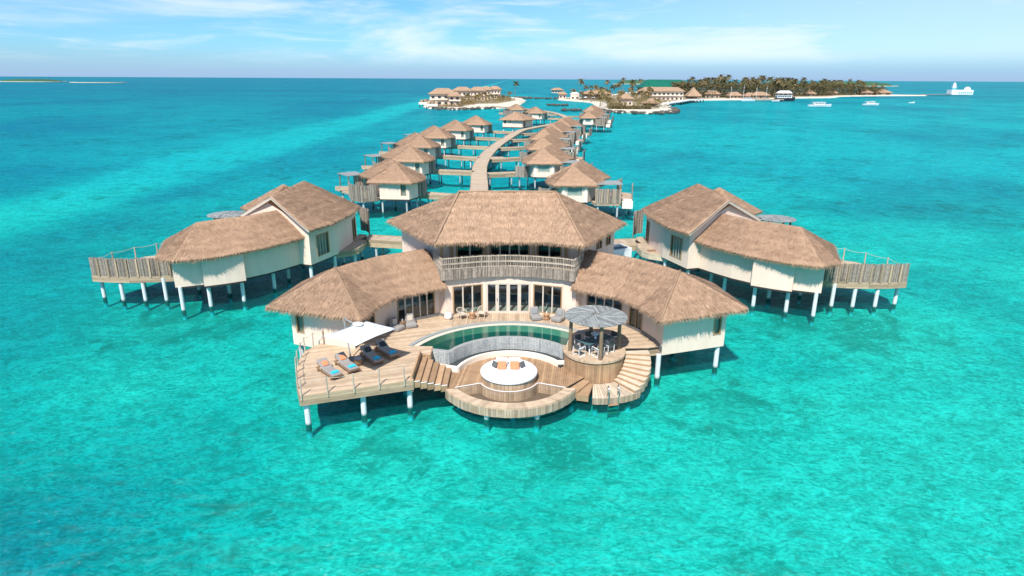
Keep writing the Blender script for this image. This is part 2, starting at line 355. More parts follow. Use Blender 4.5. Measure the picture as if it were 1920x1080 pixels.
sand = mixc_(t, rng(t, mth(t, 'ADD', mth(t, 'MULTIPLY', fine, .5), mth(t, 'MULTIPLY', grain, .5)), 0.38, 0.62), (0.86, 0.80, 0.66), (0.40, 0.41, 0.33))  # sand tone, also standing in for bright and dark ripples on the water
def bump_at(t, P, x, y, r):
    d = N(t, 'ShaderNodeVectorMath', operation='DISTANCE'); t.links.new(P, d.inputs[0]); d.inputs[1].default_value = (x, y, -.9); return rng(t, d.outputs['Value'], r, 0.0)
reef = bump_at(t, P, 15, 37, 9)                 # reef grown up round the piles
for q in ((-8, 31, 6), (1, 31.5, 4), (27, 48, 10), (-29, 50, 9), (12, 34, 6)): reef = mth(t, 'MAXIMUM', reef, bump_at(t, P, *q))
mott = nz(t, P, 0.55, 4, 0.7, 0.5, (0.85, 1.1, 1), (1.5, 9, 0))
sand = mixc_(t, mth(t, 'MULTIPLY', rng(t, mott, 0.46, 0.62), 0.5), sand, (0.36, 0.38, 0.30))
sand = mixc_(t, mth(t, 'MULTIPLY', rng(t, mott, 0.44, 0.30), 0.45), sand, (0.92, 0.88, 0.76))
weed = rng(t, mth(t, 'ADD', mth(t, 'ADD', mth(t, 'MULTIPLY', mid, 0.62), mth(t, 'MULTIPLY', big, 0.42)), mth(t, 'MULTIPLY', reef, .095)), 0.53, 0.67)
c = mixc_(t, mth(t, 'MULTIPLY', weed, 0.64), sand, (0.13, 0.18, 0.13))
c = mixc_(t, mth(t, 'MULTIPLY', rng(t, ripple_light, 0.54, 0.66), 0.5), c, (0.18, 0.24, 0.19))  # dark and bright ripple light of the water, painted onto the bed
c = mixc_(t, mth(t, 'MULTIPLY', rng(t, ripple_light, 0.42, 0.33), 0.5), c, (0.92, 0.88, 0.76))
L.new(c, b.inputs[0]); MT['bed'] = m_
xs = spread(-60000, 60000, -60, 60, 3.0); ys = spread(-300, 100000, 0, 120, 3.0)
tag(sheet('sea_bed', -0.90, bed_z, None, xs, ys).build('sea_bed', MT['bed'], smooth=True), 'pale sandy sea bed under the lagoon', None, None, 'structure')

m_ = bpy.data.materials.new('sea_water'); m_.use_nodes = True; t = m_.node_tree; t.nodes.clear(); L = t.links
o = N(t, 'ShaderNodeOutputMaterial'); g = N(t, 'ShaderNodeNewGeometry'); P = g.outputs['Position']
sp = N(t, 'ShaderNodeSeparateXYZ'); L.new(P, sp.inputs[0]); X, Y = sp.outputs[0], sp.outputs[1]
# how deep the lagoon lies below: 0 shallow, 1 deep
wob = mth(t, 'MULTIPLY', mth(t, 'SUBTRACT', nz(t, P, 0.02, 2, 0.55), 0.5), 60.0)
xw = mth(t, 'ADD', X, wob)
left = rng(t, xw, -60.0, -125.0)                                   # the deeper lagoon off to the left
chan = mth(t, 'ADD', X, mth(t, 'MULTIPLY', wob, 0.12))
ch = mth(t, 'MULTIPLY', rng(t, chan, -92.0, -77.0), rng(t, chan, -58.0, -72.0))   # a pale sand channel
patch = rng(t, nz(t, P, 0.012, 4, 0.6, 0.0, (1, 0.55, 1), (3, 1, 0)), 0.42, 0.66)
farb = rng(t, Y, 220.0, 1000.0)
streak = rng(t, nz(t, P, 0.004, 4, 0.6, 0.0, (0.35, 1.6, 1)), 0.45, 0.62)
dep = mth(t, 'ADD', mth(t, 'MULTIPLY', left, 0.36), mth(t, 'MULTIPLY', patch, 0.42))
dep = mth(t, 'ADD', dep, mth(t, 'MULTIPLY', farb, mth(t, 'ADD', 0.22, mth(t, 'MULTIPLY', streak, 0.40))))
dep = mth(t, 'SUBTRACT', dep, mth(t, 'MULTIPLY', ch, 0.6))
dep = mth(t, 'ADD', dep, mth(t, 'MULTIPLY', mth(t, 'MULTIPLY', rng(t, chan, -70.0, -58.0), rng(t, chan, -14.0, -40.0)), mth(t, 'MULTIPLY', rng(t, Y, 40.0, 90.0), .26)))
dn = nz(t, P, 0.075, 5, 0.65)
dep = mth(t, 'ADD', dep, mth(t, 'MULTIPLY', mth(t, 'SUBTRACT', dn, 0.44), 1.35))
dk = rng(t, nz(t, P, 0.06, 4, 0.6, 0.0, (0.45, 1.0, 1), (5, 2.2, 0)), 0.58, 0.72)
dep = mth(t, 'ADD', dep, mth(t, 'MULTIPLY', mth(t, 'MULTIPLY', dk, rng(t, Y, 55.0, 85.0)), mth(t, 'MULTIPLY', rng(t, Y, 190.0, 120.0), 0.55)))
for x_, y_, r_, a_ in ((-22, 19, 19, .75), (-46, 44, 24, .38), (-62, 66, 26, .2), (40, 40, 14, .25), (34, 24, 12, .22), (60, 100, 22, .35), (8, 16, 18, -.16), (22, 26, 18, -.26), (-8, 24, 12, -.10)):
    dep = mth(t, 'ADD', dep, mth(t, 'MULTIPLY', bump_at(t, P, x_, y_, r_), a_))
cl = N(t, 'ShaderNodeClamp'); L.new(dep, cl.inputs[0]); dep = cl.outputs[0]
rmp = N(t, 'ShaderNodeValToRGB'); L.new(dep, rmp.inputs[0]); el = rmp.color_ramp.elements
el[0].position = 0.0; el[0].color = (0.11, 0.835, 0.825, 1); el[1].position = 1.0; el[1].color = (0.01, 0.54, 0.64, 1)
e = el.new(0.45); e.color = (0.012, 0.675, 0.71, 1)
rm2 = N(t, 'ShaderNodeValToRGB'); L.new(dep, rm2.inputs[0]); e2 = rm2.color_ramp.elements
e2[0].position = 0.0; e2[0].color = (0.0, 0.34, 0.32, 1); e2[1].position = 1.0; e2[1].color = (0.0, 0.19, 0.28, 1)
bl_ = N(t, 'ShaderNodeMix', data_type='RGBA', blend_type='MULTIPLY'); L.new(rng(t, Y, 42.0, 150.0), bl_.inputs[0]); L.new(rmp.outputs[0], bl_.inputs[6]); bl_.inputs[7].default_value = (0.45, 0.925, 1.075, 1)   # the open lagoon runs bluer
tr = N(t, 'ShaderNodeBsdfTransparent'); L.new(bl_.outputs[2], tr.inputs[0])
df = N(t, 'ShaderNodeBsdfDiffuse'); L.new(rm2.outputs[0], df.inputs[0])
# waves
w1 = nz(t, P, 1.1, 5, 0.68, 0.9, (0.8, 1.5, 1)); w2 = nz(t, P, 5.5, 3, 0.6, 0.0, (0.7, 1.5, 1)); w3 = nz(t, P, 0.12, 2, 0.5, 0.0, (0.7, 1.4, 1))
hgt = mth(t, 'ADD', mth(t, 'ADD', mth(t, 'MULTIPLY', w1, 0.55), mth(t, 'MULTIPLY', w2, 0.20)), mth(t, 'MULTIPLY', w3, 1.2))
bp = N(t, 'ShaderNodeBump'); bp.inputs['Strength'].default_value = 0.85; bp.inputs['Distance'].default_value = 0.42; L.new(hgt, bp.inputs['Height'])
L.new(bp.outputs[0], df.inputs['Normal'])
gl = N(t, 'ShaderNodeBsdfGlossy'); gl.inputs['Roughness'].default_value = 0.12; L.new(bp.outputs[0], gl.inputs['Normal'])
m1 = N(t, 'ShaderNodeMixShader'); m1.inputs[0].default_value = 0.10; L.new(tr.outputs[0], m1.inputs[1]); L.new(df.outputs[0], m1.inputs[2])
lw = N(t, 'ShaderNodeLayerWeight'); lw.inputs['Blend'].default_value = 0.5; L.new(bp.outputs[0], lw.inputs['Normal'])
fr = mth(t, 'ADD', 0.02, mth(t, 'MULTIPLY', mth(t, 'POWER', lw.outputs['Facing'], 5.0), 0.15))
m2 = N(t, 'ShaderNodeMixShader'); L.new(fr, m2.inputs[0]); L.new(m1.outputs[0], m2.inputs[1]); L.new(gl.outputs[0], m2.inputs[2]); L.new(m2.outputs[0], o.inputs[0])
MT['sea'] = m_
tag(sheet('sea_water', 0.0, None, None, xs, ys).build('sea_water', MT['sea']), 'clear turquoise lagoon water with small ripples', None, None, 'structure')
# ------------------------------------------------------------ thatched roofs
def thatch(parent, faces, dens=55, blade=0.42, width=0.042, fringe=34, name='roof', thick=0.30, sub=0.9, mat='thatch', fr_len=0.37, jig=0.05):
    """a thick straw roof: a shaped body and, as its sub-part, the straw laid over it and hanging from the eaves"""
    off = OFF.get(parent.name, Vector((0, 0, 0)))
    bm = bmesh.new()
    for f in faces:
        bm.faces.new([bm.verts.new(p) for p in f])
    bmesh.ops.remove_doubles(bm, verts=bm.verts[:], dist=0.02)
    for f in bm.faces:
        f.normal_update()
        if f.normal.z < 0: f.normal_flip()
    tris = []
    bmt = bm.copy(); bmesh.ops.triangulate(bmt, faces=bmt.faces[:])
    for f in bmt.faces: tris.append([v.co.copy() for v in f.verts])
    bmt.free()
    # outline, counter-clockwise from above
    nxt = {}
    for e in bm.edges:
        if len(e.link_faces) == 1:
            l = e.link_loops[0]; nxt[l.vert] = l.link_loop_next.vert
    loop = []; v0 = next(iter(nxt)); v = v0
    while True:
        loop.append(v.co.copy()); v = nxt[v]
        if v is v0 or len(loop) > 400: break
    bmesh.ops.triangulate(bm, faces=bm.faces[:])
    for _ in range(5):
        es = [e for e in bm.edges if e.calc_length() > sub]
        if not es: break
        bmesh.ops.subdivide_edges(bm, edges=es, cuts=1); bmesh.ops.triangulate(bm, faces=[f for f in bm.faces if len(f.verts) > 3])
    for v in bm.verts:
        s = noise.noise(v.co*0.7)*jig+noise.noise(v.co*2.1)*jig*0.6
        if not v.is_boundary: v.co.z += s-0.02
        else: v.co.z += s*0.6
    nx2 = {}
    for e in bm.edges:
        if len(e.link_faces) == 1: l = e.link_loops[0]; nx2[l.vert] = l.link_loop_next.vert
    prv = {b_: a for a, b_ in nx2.items()}
    ring = []; v0 = next(iter(nx2)); v = v0
    while True:
        ring.append(v); v = nx2[v]
        if v is v0: break
    def outw(v):
        d = (nx2[v].co-prv[v].co); o_ = Vector((d.y, -d.x, 0)); return o_.normalized() if o_.length > 1e-6 else Vector((0, 0, 0))
    r1 = [bm.verts.new(v.co+outw(v)*0.06+Vector((0, 0, -0.13))) for v in ring]
    r2 = [bm.verts.new(v.co-outw(v)*0.22+Vector((0, 0, -thick))) for v in ring]
    n = len(ring)
    for i in range(n):
        j = (i+1) % n
        bm.faces.new((ring[j], ring[i], r1[i], r1[j])); bm.faces.new((r1[j], r1[i], r2[i], r2[j]))
    try: bm.faces.new(r2[::-1])
    except ValueError: pass
    bmesh.ops.translate(bm, verts=bm.verts[:], vec=-off)
    me = bpy.data.meshes.new(name); bm.to_mesh(me); bm.free()
    at = me.attributes.new('pr', 'FLOAT', 'FACE'); at.data.foreach_set('value', [0.42]*len(me.polygons))
    me.polygons.foreach_set('use_smooth', [True]*len(me.polygons))
    ro = link(name, me, MT[mat], parent)
    vs = []; fs = []; ps = []
    def add(p, x, d, ln, wd, lift, nrm, pr):
        b = len(vs); q = p-off
        vs.extend((tuple(q-x*wd/2+nrm*0.015), tuple(q+x*wd/2+nrm*0.015), tuple(q+d*ln+x*random.uniform(-.05, .05)+nrm*lift)))
        fs.append((b, b+1, b+2)); ps.append(pr)
    for a, b_, c_ in tris:
        nrm = (b_-a).cross(c_-a); ar = nrm.length/2
        if ar < 1e-4: continue
        nrm.normalize()
        if nrm.z < 0: nrm = -nrm
        d = Vector((0, 0, -1)); d = d-nrm*d.dot(nrm)
        if d.length < 1e-3: d = Vector((0, -1, 0))
        d.normalize(); x = d.cross(nrm)
        for _ in range(int(ar*dens)):
            r, s = random.random(), random.random()
            if r+s > 1: r, s = 1-r, 1-s
            p = a+(b_-a)*r+(c_-a)*s
            s_ = noise.noise(p*0.7)*jig+noise.noise(p*2.1)*jig*0.6-0.02
            p = p+Vector((0, 0, s_+0.01))
            k = random.random(); pr = 0.5+0.22*noise.noise(p*0.55)+.16*math.sin(p.z*13+2*noise.noise(p*.5))+random.uniform(-.36, .36)
            add(p, x, d, blade*random.uniform(.6, 1.25), width*random.uniform(.7, 1.4), random.uniform(0.0, 0.05) if k < .93 else random.uniform(.04, .10), nrm, pr)
    n = len(loop)
    for i in range(n):
        p, q = loop[i], loop[(i+1) % n]; e = q-p; ln = e.length
        if ln < 1e-3 or abs(e.z)/ln > 0.3: continue
        o_ = Vector((e.y, -e.x, 0)).normalized(); x = e.normalized()
        for row, (ins, out_, dn) in enumerate(((0.16, 0.16, 0.20), (0.08, 0.14, 0.34), (0.0, 0.05, 0.44))):
            for _ in range(int(ln*fringe)):
                u = random.random(); b0 = p+e*u-o_*ins*random.uniform(.3, 1)+Vector((0, 0, noise.noise((p+e*u)*0.7)*jig*.6+0.02-0.03*row))
                sc_ = random.uniform(.55, 1.2)*(1+0.35*noise.noise((p+e*u)*1.7)); dd = (o_*out_+Vector((0, 0, -dn))); dd = dd/dd.length
                add(b0, x, dd, fr_len*sc_*(1.0 if row else .8), width*random.uniform(.6, 1.2), 0, Vector((0, 0, 0)), random.uniform(.1, .95)-0.12*row)
    me = bpy.data.meshes.new('thatch_strands'); me.from_pydata(vs, [], fs)
    at = me.attributes.new('pr', 'FLOAT', 'FACE'); at.data.foreach_set('value', ps)
    so = link('thatch_strands', me, MT[mat], ro, 'stuff')
    return ro
def ridge_cap(parent, pts, mat='thatch', r=0.09):
    mb = MB()
    for p, q in zip(pts, pts[1:]):
        p, q = V(p), V(q); n = max(2, int((q-p).length/0.7)); path = []
        for i in range(n+1):
            c_ = p.lerp(q, i/n); path.append(c_+Vector((noise.noise(c_*2)*.05, noise.noise(c_*2.2)*.05, 0.02+noise.noise(c_*1.6)*.03)))
        mb.tube(path, r, 6, 0.25)
    o_ = mb.build('ridge_cap', MT[mat], parent, smooth=True)
    return o_

# ------------------------------------------------------------ walls, windows, boards
def wall_run(mb, pts, z0, z1, th, openings=None, closed=False):
    """a mitred wall along a line (outside to the right of the way it runs); openings {segment: [(t0, t1, zlo, zhi)]}"""
    pts = [Vector((p[0], p[1])) for p in pts]; n = len(pts); openings = openings or {}
    def off_pt(i):
        ns = []
        if closed or i > 0: d = (pts[i]-pts[i-1]).normalized(); ns.append(Vector((-d.y, d.x)))
        if closed or i < n-1: d = (pts[(i+1) % n]-pts[i]).normalized(); ns.append(Vector((-d.y, d.x)))
        a = sum(ns, Vector((0, 0))).normalized(); k = a.dot(ns[0]); return pts[i]+a*th/max(.3, k)
    inn = [off_pt(i) for i in range(n)]
    for i in range(n if closed else n-1):
        j = (i+1) % n; A, B, C_, D = pts[i], pts[j], inn[j], inn[i]
        def piece(t0, t1, a, b):
            if t1-t0 < 1e-4 or b-a < 1e-4: return
            p, q = A.lerp(B, t0), A.lerp(B, t1); r, s = D.lerp(C_, t1), D.lerp(C_, t0)
            mb.hexa([(*p, a), (*q, a), (*r, a), (*s, a)], [(*p, b), (*q, b), (*r, b), (*s, b)], 0.5)
        t = 0
        for (t0, t1, zl, zh) in sorted(openings.get(i, [])):
            piece(t, t0, z0, z1); piece(t0, t1, z0, zl); piece(t0, t1, zh, z1); t = t1
        piece(t, 1, z0, z1)
    return mb
def window(parent, p, q, z0, z1, n, name='window', fmat='frame_wood', mmat=None, glass='glass', fw_=0.10, mw=0.10, depth=0.12, inset=0.05, mid_bar=None, handle=False):
    """frame, mullions and panes between plan points p and q (outside to the right)"""
    p, q = Vector((*p, 0)), Vector((*q, 0)); d = (q-p).normalized(); nrm = Vector((d.y, -d.x, 0)); Lg = (q-p).length
    c0 = p-nrm*inset
    mb = MB()
    def bar(a, b, za, zb, dp):
        c = c0+d*(a+b)/2+Vector((0, 0, (za+zb)/2)); mb.obox(c, d*(b-a)/2, nrm*dp/2, Vector((0, 0, (zb-za)/2)), .5)
    bar(0, fw_, z0, z1, depth+.03); bar(Lg-fw_, Lg, z0, z1, depth+.03); bar(fw_, Lg-fw_, z1-fw_*.8, z1, depth); bar(fw_, Lg-fw_, z0, z0+fw_*.6, depth)
    fo = mb.build(name, MT[fmat], parent)
    zl, zh = z0+fw_*.6, z1-fw_*.8; wd = (Lg-2*fw_-(n-1)*mw)/n
    if n > 1:
        mb = MB()
        for i in range(1, n):
            a = fw_+i*wd+(i-1)*mw; bar(a, a+mw, zl, zh, depth-.02)
        mb.build('mullion', MT[mmat or fmat], fo)
    me = None
    for i in range(n):
        a = fw_+i*(wd+mw); g_ = MB(); c = c0+d*(a+wd/2)+Vector((0, 0, (zl+zh)/2))
        g_.obox(c, d*wd/2, nrm*0.012, Vector((0, 0, (zh-zl)/2)), .5); g_.build('pane', MT[glass], fo)
    if handle:
        h_ = MB(); c = c0+d*(fw_+wd+mw*.5)+nrm*(depth/2+.03)+Vector((0, 0, z0+1.05)); h_.obox(c, d*.02, nrm*.025, Vector((0, 0, .10)), .5); h_.build('handle', MT['steel'], fo)
    return fo
def board_face(parent, name, pts, z0, z1, vertical=True, bw=0.16, mat='fascia', th=0.04, outset=0.0, kind='stuff', gap=0.012):
    """boards nailed along a line: upright or lengthwise; pts run with the outside on the right"""
    mb = MB(); pts = [Vector((p[0], p[1], 0)) for p in pts]
    for p, q in zip(pts, pts[1:]):
        d = q-p; Lg = d.length
        if Lg < 1e-3: continue
        d.normalize(); nrm = Vector((d.y, -d.x, 0))
        if vertical:
            n = max(1, round(Lg/bw)); s = Lg/n
            for i in range(n):
                c = p+d*(i+.5)*s+nrm*(outset+th/2+random.uniform(0, .008))+Vector((0, 0, (z0+z1)/2+random.uniform(-.01, .01)))
                mb.obox(c, d*(s-gap)/2, nrm*th/2, Vector((0, 0, (z1-z0)/2)))
        else:
            n = max(1, round((z1-z0)/bw)); s = (z1-z0)/n
            for i in range(n):
                c = (p+q)/2+nrm*(outset+th/2+(i % 2)*.004)+Vector((0, 0, z0+(i+.5)*s)); mb.obox(c, d*Lg/2, nrm*th/2, Vector((0, 0, (s-gap)/2)))
    return mb.build(name, MT[mat], parent, kind=kind)
def cane_screen(parent, pts, z0, z1, name='cane_screen', r=0.028, step=0.07, mat='bamboo', jz=0.06, kind='stuff'):
    mb = MB(); pts = [Vector((p[0], p[1], 0)) for p in pts]
    for p, q in zip(pts, pts[1:]):
        d = q-p; n = max(1, int(d.length/step)); dn = d.normalized(); nr = Vector((dn.y, -dn.x, 0))
        for i in range(n):
            c = p+d*(i+.5)/n+nr*random.uniform(-.02, .02); lean = Vector((random.uniform(-.02, .02), random.uniform(-.02, .02), 0))
            mb.cyl(c+Vector((0, 0, z0)), c+lean+Vector((0, 0, z1+random.uniform(-jz, jz))), r*random.uniform(.8, 1.2), n=5)
    return mb.build(name, MT[mat], parent, kind=kind)
def pile(parent, x, y, z1, r=0.165, z0=-2.3, name='pile', mat='pile'):
    mb = MB(); r = min(r, .165); mb.cyl((x, y, z0), (x, y, z1), r, r, 14)
    return mb.build(name, MT[mat], parent, smooth=False)
def poly_smooth(pts, n=6):
    """Catmull-Rom through plan points"""
    P_ = [Vector((*p, 0)) if len(p) == 2 else V(p) for p in pts]; out_ = []
    for i in range(len(P_)-1):
        a, b, c, d = P_[max(0, i-1)], P_[i], P_[i+1], P_[min(len(P_)-1, i+2)]
        for k in range(n):
            t = k/n; out_.append(0.5*((2*b)+(c-a)*t+(2*a-5*b+4*c-d)*t*t+(3*b-a-3*c+d)*t**3))
    out_.append(P_[-1]); return out_
# ============================================================ the main villa
PC = (0.0, 36.6)          # the centre about which pool and terrace curve
ZD = 2.0                  # terrace level
villa = thing('thatched_villa', 'large two-storey thatched villa with balcony at the front end of the jetty', 'villa', (-0.2, 47, 0), world=True)
fac = [(-4.96, 44.9), (-4.42, 45.12), (-2.22, 45.80), (-1.98, 45.85), (1.42, 45.88), (1.60, 45.85), (3.75, 45.20), (4.72, 44.80)]
mb = MB()
wall_run(mb, fac, 1.7, 5.15, 0.3, {1: [(0, 1, 2.12, 4.36)], 3: [(0, 1, 2.06, 4.42)], 5: [(0, 1, 2.12, 4.36)]})
wallL = [(-14.95, 40.55), (-10.35, 38.95), (-10.1, 40.3), (-9.55, 41.8), (-8.6, 43.25), (-5.45, 45.35), (-4.96, 44.9)]
wallR = [(4.72, 44.80), (5.25, 45.25), (8.35, 43.3), (9.2, 41.9), (9.75, 40.4), (9.95, 39.0), (14.55, 40.6)]
wall_run(mb, wallL, 1.62, 4.75, 0.28, {0: [(0.075, 0.20, 2.55, 4.28)], 2: [(.12, .98, 2.1, 4.2)], 4: [(0.10, 0.90, 2.1, 4.32)]})
wall_run(mb, wallR, 1.62, 4.75, 0.28, {1: [(0.10, 0.88, 2.1, 4.32)], 2: [(0.1, .95, 2.1, 4.2)], 5: [(0.80, 0.925, 2.55, 4.28)]})
wall_run(mb, [(14.55, 40.6), (14.2, 45.5), (9.5, 50.5), (6, 56.0)], 1.62, 4.75, 0.28)
wall_run(mb, [(-6.4, 56.0), (-10.0, 50.5), (-14.7, 45.5), (-14.95, 40.55)], 1.62, 4.75, 0.28)
wall_run(mb, [(6, 56.0), (-6.4, 56.0)], 1.62, 5.15, 0.28)
mb.build('wall', MT['wall'], villa)
# upper storey
mb = MB()
UPF = [(-5.85, 47.0), (-4.6, 47.35), (-4.3, 47.43), (-2.2, 47.85), (-1.75, 47.92), (1.35, 47.93), (1.9, 47.85), (3.8, 47.4), (4.4, 47.3), (5.3, 47.0)]
wall_run(mb, UPF, 5.15, 7.9, 0.25, {2: [(0, 1, 5.6, 7.55)], 4: [(0, 1, 5.6, 7.6)], 6: [(0, 1, 5.6, 7.55)]})
wall_run(mb, [(5.3, 47.0), (8.4, 51.4), (5.5, 55.5), (-6.0, 55.5), (-9.1, 51.4), (-5.85, 47.0)], 4.8, 7.9, 0.25, {0: [(.42, .60, 6.2, 7.5), (.72, .88, 6.2, 7.5)]})
uw = mb.build('upper_wall', MT['wall'], villa)
for a, b_, n, zt in ((2, 3, 2, 7.55), (4, 5, 4, 7.6), (6, 7, 2, 7.55)):
    window(villa, UPF[a], UPF[b_], 5.6, zt, n, 'balcony_window', 'frame_wood', 'frame_pale', 'glass_dim', fw_=.13, mw=.12)
for t0, t1 in ((.42, .60), (.72, .88)):
    A, B = Vector((5.3, 47.0)), Vector((8.4, 51.4)); window(villa, tuple(A.lerp(B, t0)), tuple(A.lerp(B, t1)), 6.2, 7.5, 2, 'side_window', 'frame_wood', None, 'glass_dim')
for x in (-4.62, -2.02, 1.62, 4.1): mb = MB(); mb.box(x-.11, x+.11, 47.12, 47.30, 5.6, 7.7); mb.build('wall_post', MT['frame_wood'], villa)
for x, y in ((-5.25, 45.9), (4.95, 45.8)): mb = MB(); mb.cyl((x, y, 5.5), (x, y, 7.75), .10); mb.build('balcony_post', MT['frame_wood'], villa)
mb = MB(); mb.prism([(-9.0, 51.3), (-5.8, 47.2), (5.2, 47.2), (8.3, 51.3), (5.4, 55.4), (-5.9, 55.4)], 5.15, 5.5); mb.build('upper_floor', MT['room_floor'], villa)
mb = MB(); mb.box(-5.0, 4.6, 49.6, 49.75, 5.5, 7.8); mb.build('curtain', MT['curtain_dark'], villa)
# balcony: floor, cane front
bal = [(-5.95, 46.6), (-5.08, 44.55), (-4.4, 44.80), (-2.2, 45.50), (-0.2, 45.72), (1.5, 45.55), (3.7, 44.90), (4.48, 44.45), (5.4, 46.6)]
mb = MB(); mb.prism(bal+[(5.1, 47.2), (-5.7, 47.2)], 5.2, 5.52); mb.build('balcony_floor', MT['deck'], villa)
cane_screen(villa, bal, 4.98, 5.78, 'balcony_cane_skirt', r=.04, step=.062, jz=.03)
cane_screen(villa, bal, 5.6, 6.68, 'balcony_cane_railing', r=.030, step=.125, jz=.03, mat='cane_pale')
mb = MB()
for zz, h in ((5.80, .05), (6.17, .10), (6.60, .05)):
    for p, q in zip(bal, bal[1:]): mb.beam((*p, zz), (*q, zz), .08, h)
mb.build('balcony_rail', MT['cane_pale'], villa)
# upper roof
Ze, Zr = 7.85, 10.75
e = [(-5.55, 44.25, Ze), (-3.0, 44.95, Ze), (-.2, 45.2, Ze), (2.6, 44.9, Ze), (5.15, 44.0, Ze), (9.35, 51.8, Ze), (6.6, 57, Ze), (-7.0, 57, Ze), (-10.35, 52.2, Ze)]
r1, r2 = (-4.1, 49.0, Zr), (3.35, 49.1, Zr)
thatch(villa, [[e[0], e[1], e[2], (-.3, 49.05, Zr+.02), r1], [e[2], e[3], e[4], r2, (-.3, 49.05, Zr+.02)], [e[4], e[5], r2], [e[5], e[6], r2], [e[6], e[7], r1, (-.3, 49.05, Zr+.02), r2], [e[7], e[8], r1], [e[8], e[0], r1]], dens=190, name='upper_roof')
ridge_cap(villa, [e[0], r1, r2, e[4]]); 
# wing roofs
def wing_roof(s, inn, tip, corner, back, ridge, zr):
    zt = 4.55; E_ = [(*p, zt) for p in inn]; C_, T_ = (*corner, zt), (*tip, zt); B_ = [(*p, zt) for p in back]; R_ = [(*p, zr) for p in ridge]
    fs = []; n = len(R_)
    for i in range(n-1): fs.append([E_[i], E_[i+1], R_[i+1], R_[i]])
    fs.append([E_[n-1], C_, R_[-1]]); fs.append([C_, T_, R_[-1]]); fs.append([T_, B_[0], R_[-1]])
    for i in range(n-1): fs.append([B_[i], B_[i+1], R_[n-2-i], R_[n-1-i]])
    fs.append([B_[-1], E_[0], R_[0]])
    thatch(villa, fs, dens=190, name='wing_roof'); ridge_cap(villa, [R_[-1], C_], r=.07)
wing_roof(1, [(4.30, 44.35), (7.35, 42.55), (8.55, 40.6)], (15.75, 40.15), (9.38, 37.75), [(15.0, 45.9), (12.0, 49.0), (7.5, 52.5)], [(5.75, 47.1), (9.0, 44.5), (11.35, 41.5)], 6.75)
wing_roof(-1, [(-4.75, 44.55), (-7.85, 42.55), (-8.9, 40.6)], (-16.35, 40.0), (-9.5, 37.75), [(-15.6, 45.9), (-12.6, 49.0), (-8.0, 52.5)], [(-6.55, 47.1), (-9.7, 44.8), (-12.1, 41.8)], 6.75)
# windows and doors below
def seg(pts, i, t0, t1):
    a, b_ = Vector(pts[i]), Vector(pts[i+1]); return tuple(a.lerp(b_, t0)), tuple(a.lerp(b_, t1))
window(villa, fac[1], fac[2], 2.12, 4.36, 3, 'window', 'frame_wood', 'frame_pale')
window(villa, fac[3], fac[4], 2.06, 4.42, 4, 'glass_door', 'frame_pale', 'frame_pale', mw=.26, fw_=.16, handle=True)
window(villa, fac[5], fac[6], 2.12, 4.36, 3, 'window', 'frame_wood', 'frame_pale')
window(villa, *seg(wallL, 4, .10, .90), 2.1, 4.32, 5, 'glass_door', 'frame_wood', 'frame_pale')
window(villa, *seg(wallL, 2, .12, .98), 2.1, 4.2, 2, 'glass_door', 'frame_wood')
window(villa, *seg(wallL, 0, .075, .20), 2.55, 4.28, 1, 'end_window', 'frame_wood', glass='glass_dim', depth=.16)
window(villa, *seg(wallR, 1, .10, .88), 2.1, 4.32, 4, 'glass_door', 'frame_wood', 'frame_pale')
window(villa, *seg(wallR, 2, .1, .95), 2.1, 4.2, 2, 'glass_door', 'frame_wood')
window(villa, *seg(wallR, 5, .80, .925), 2.55, 4.28, 1, 'end_window', 'frame_wood', glass='glass_dim', depth=.16)
for side, i, t0, t1 in ((wallL, 0, .09, .19), (wallR, 5, .81, .915)):
    a, b_ = seg(side, i, t0, t1); mb = MB(); mb.beam((a[0], a[1]+.22, 3.4), (b_[0], b_[1]+.22, 3.4), .03, 1.7); mb.build('window_blind', MT['blind'], villa)
# plinth
for run, segs in ((wallL, (1, 2, 3, 4, 5)), (fac, (0, 6)), (wallR, (0, 1, 2, 3, 4))):
    for i in segs:
        for t0, t1 in ((0, 1),):
            mb = MB(); a, b_ = seg(run, i, t0, t1); d = (Vector(b_)-Vector(a)).normalized(); nn = Vector((d.y, -d.x))*.025
            mb.beam((a[0]+nn.x, a[1]+nn.y, 2.05), (b_[0]+nn.x, b_[1]+nn.y, 2.05), .05, .34); mb.build('plinth', MT['plinth'], villa)
# inside
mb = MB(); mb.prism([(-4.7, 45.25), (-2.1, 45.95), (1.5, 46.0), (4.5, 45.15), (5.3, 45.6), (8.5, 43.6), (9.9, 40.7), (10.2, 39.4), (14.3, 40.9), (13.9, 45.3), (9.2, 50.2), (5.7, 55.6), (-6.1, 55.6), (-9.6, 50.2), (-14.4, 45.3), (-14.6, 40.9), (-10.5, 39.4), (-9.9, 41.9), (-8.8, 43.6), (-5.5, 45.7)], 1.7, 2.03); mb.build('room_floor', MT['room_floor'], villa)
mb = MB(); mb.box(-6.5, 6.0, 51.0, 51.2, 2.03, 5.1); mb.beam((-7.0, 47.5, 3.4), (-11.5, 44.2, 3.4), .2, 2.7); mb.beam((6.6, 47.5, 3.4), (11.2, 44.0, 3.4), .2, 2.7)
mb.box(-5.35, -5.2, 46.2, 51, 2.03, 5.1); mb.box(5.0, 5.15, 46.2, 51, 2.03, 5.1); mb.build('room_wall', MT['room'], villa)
mb = MB(); mb.prism([(-5.0, 45.3), (-2, 46.1), (1.5, 46.1), (4.7, 45.2), (5.3, 51), (-5.3, 51)], 4.9, 5.0); mb.build('ceiling', MT['room'], villa)
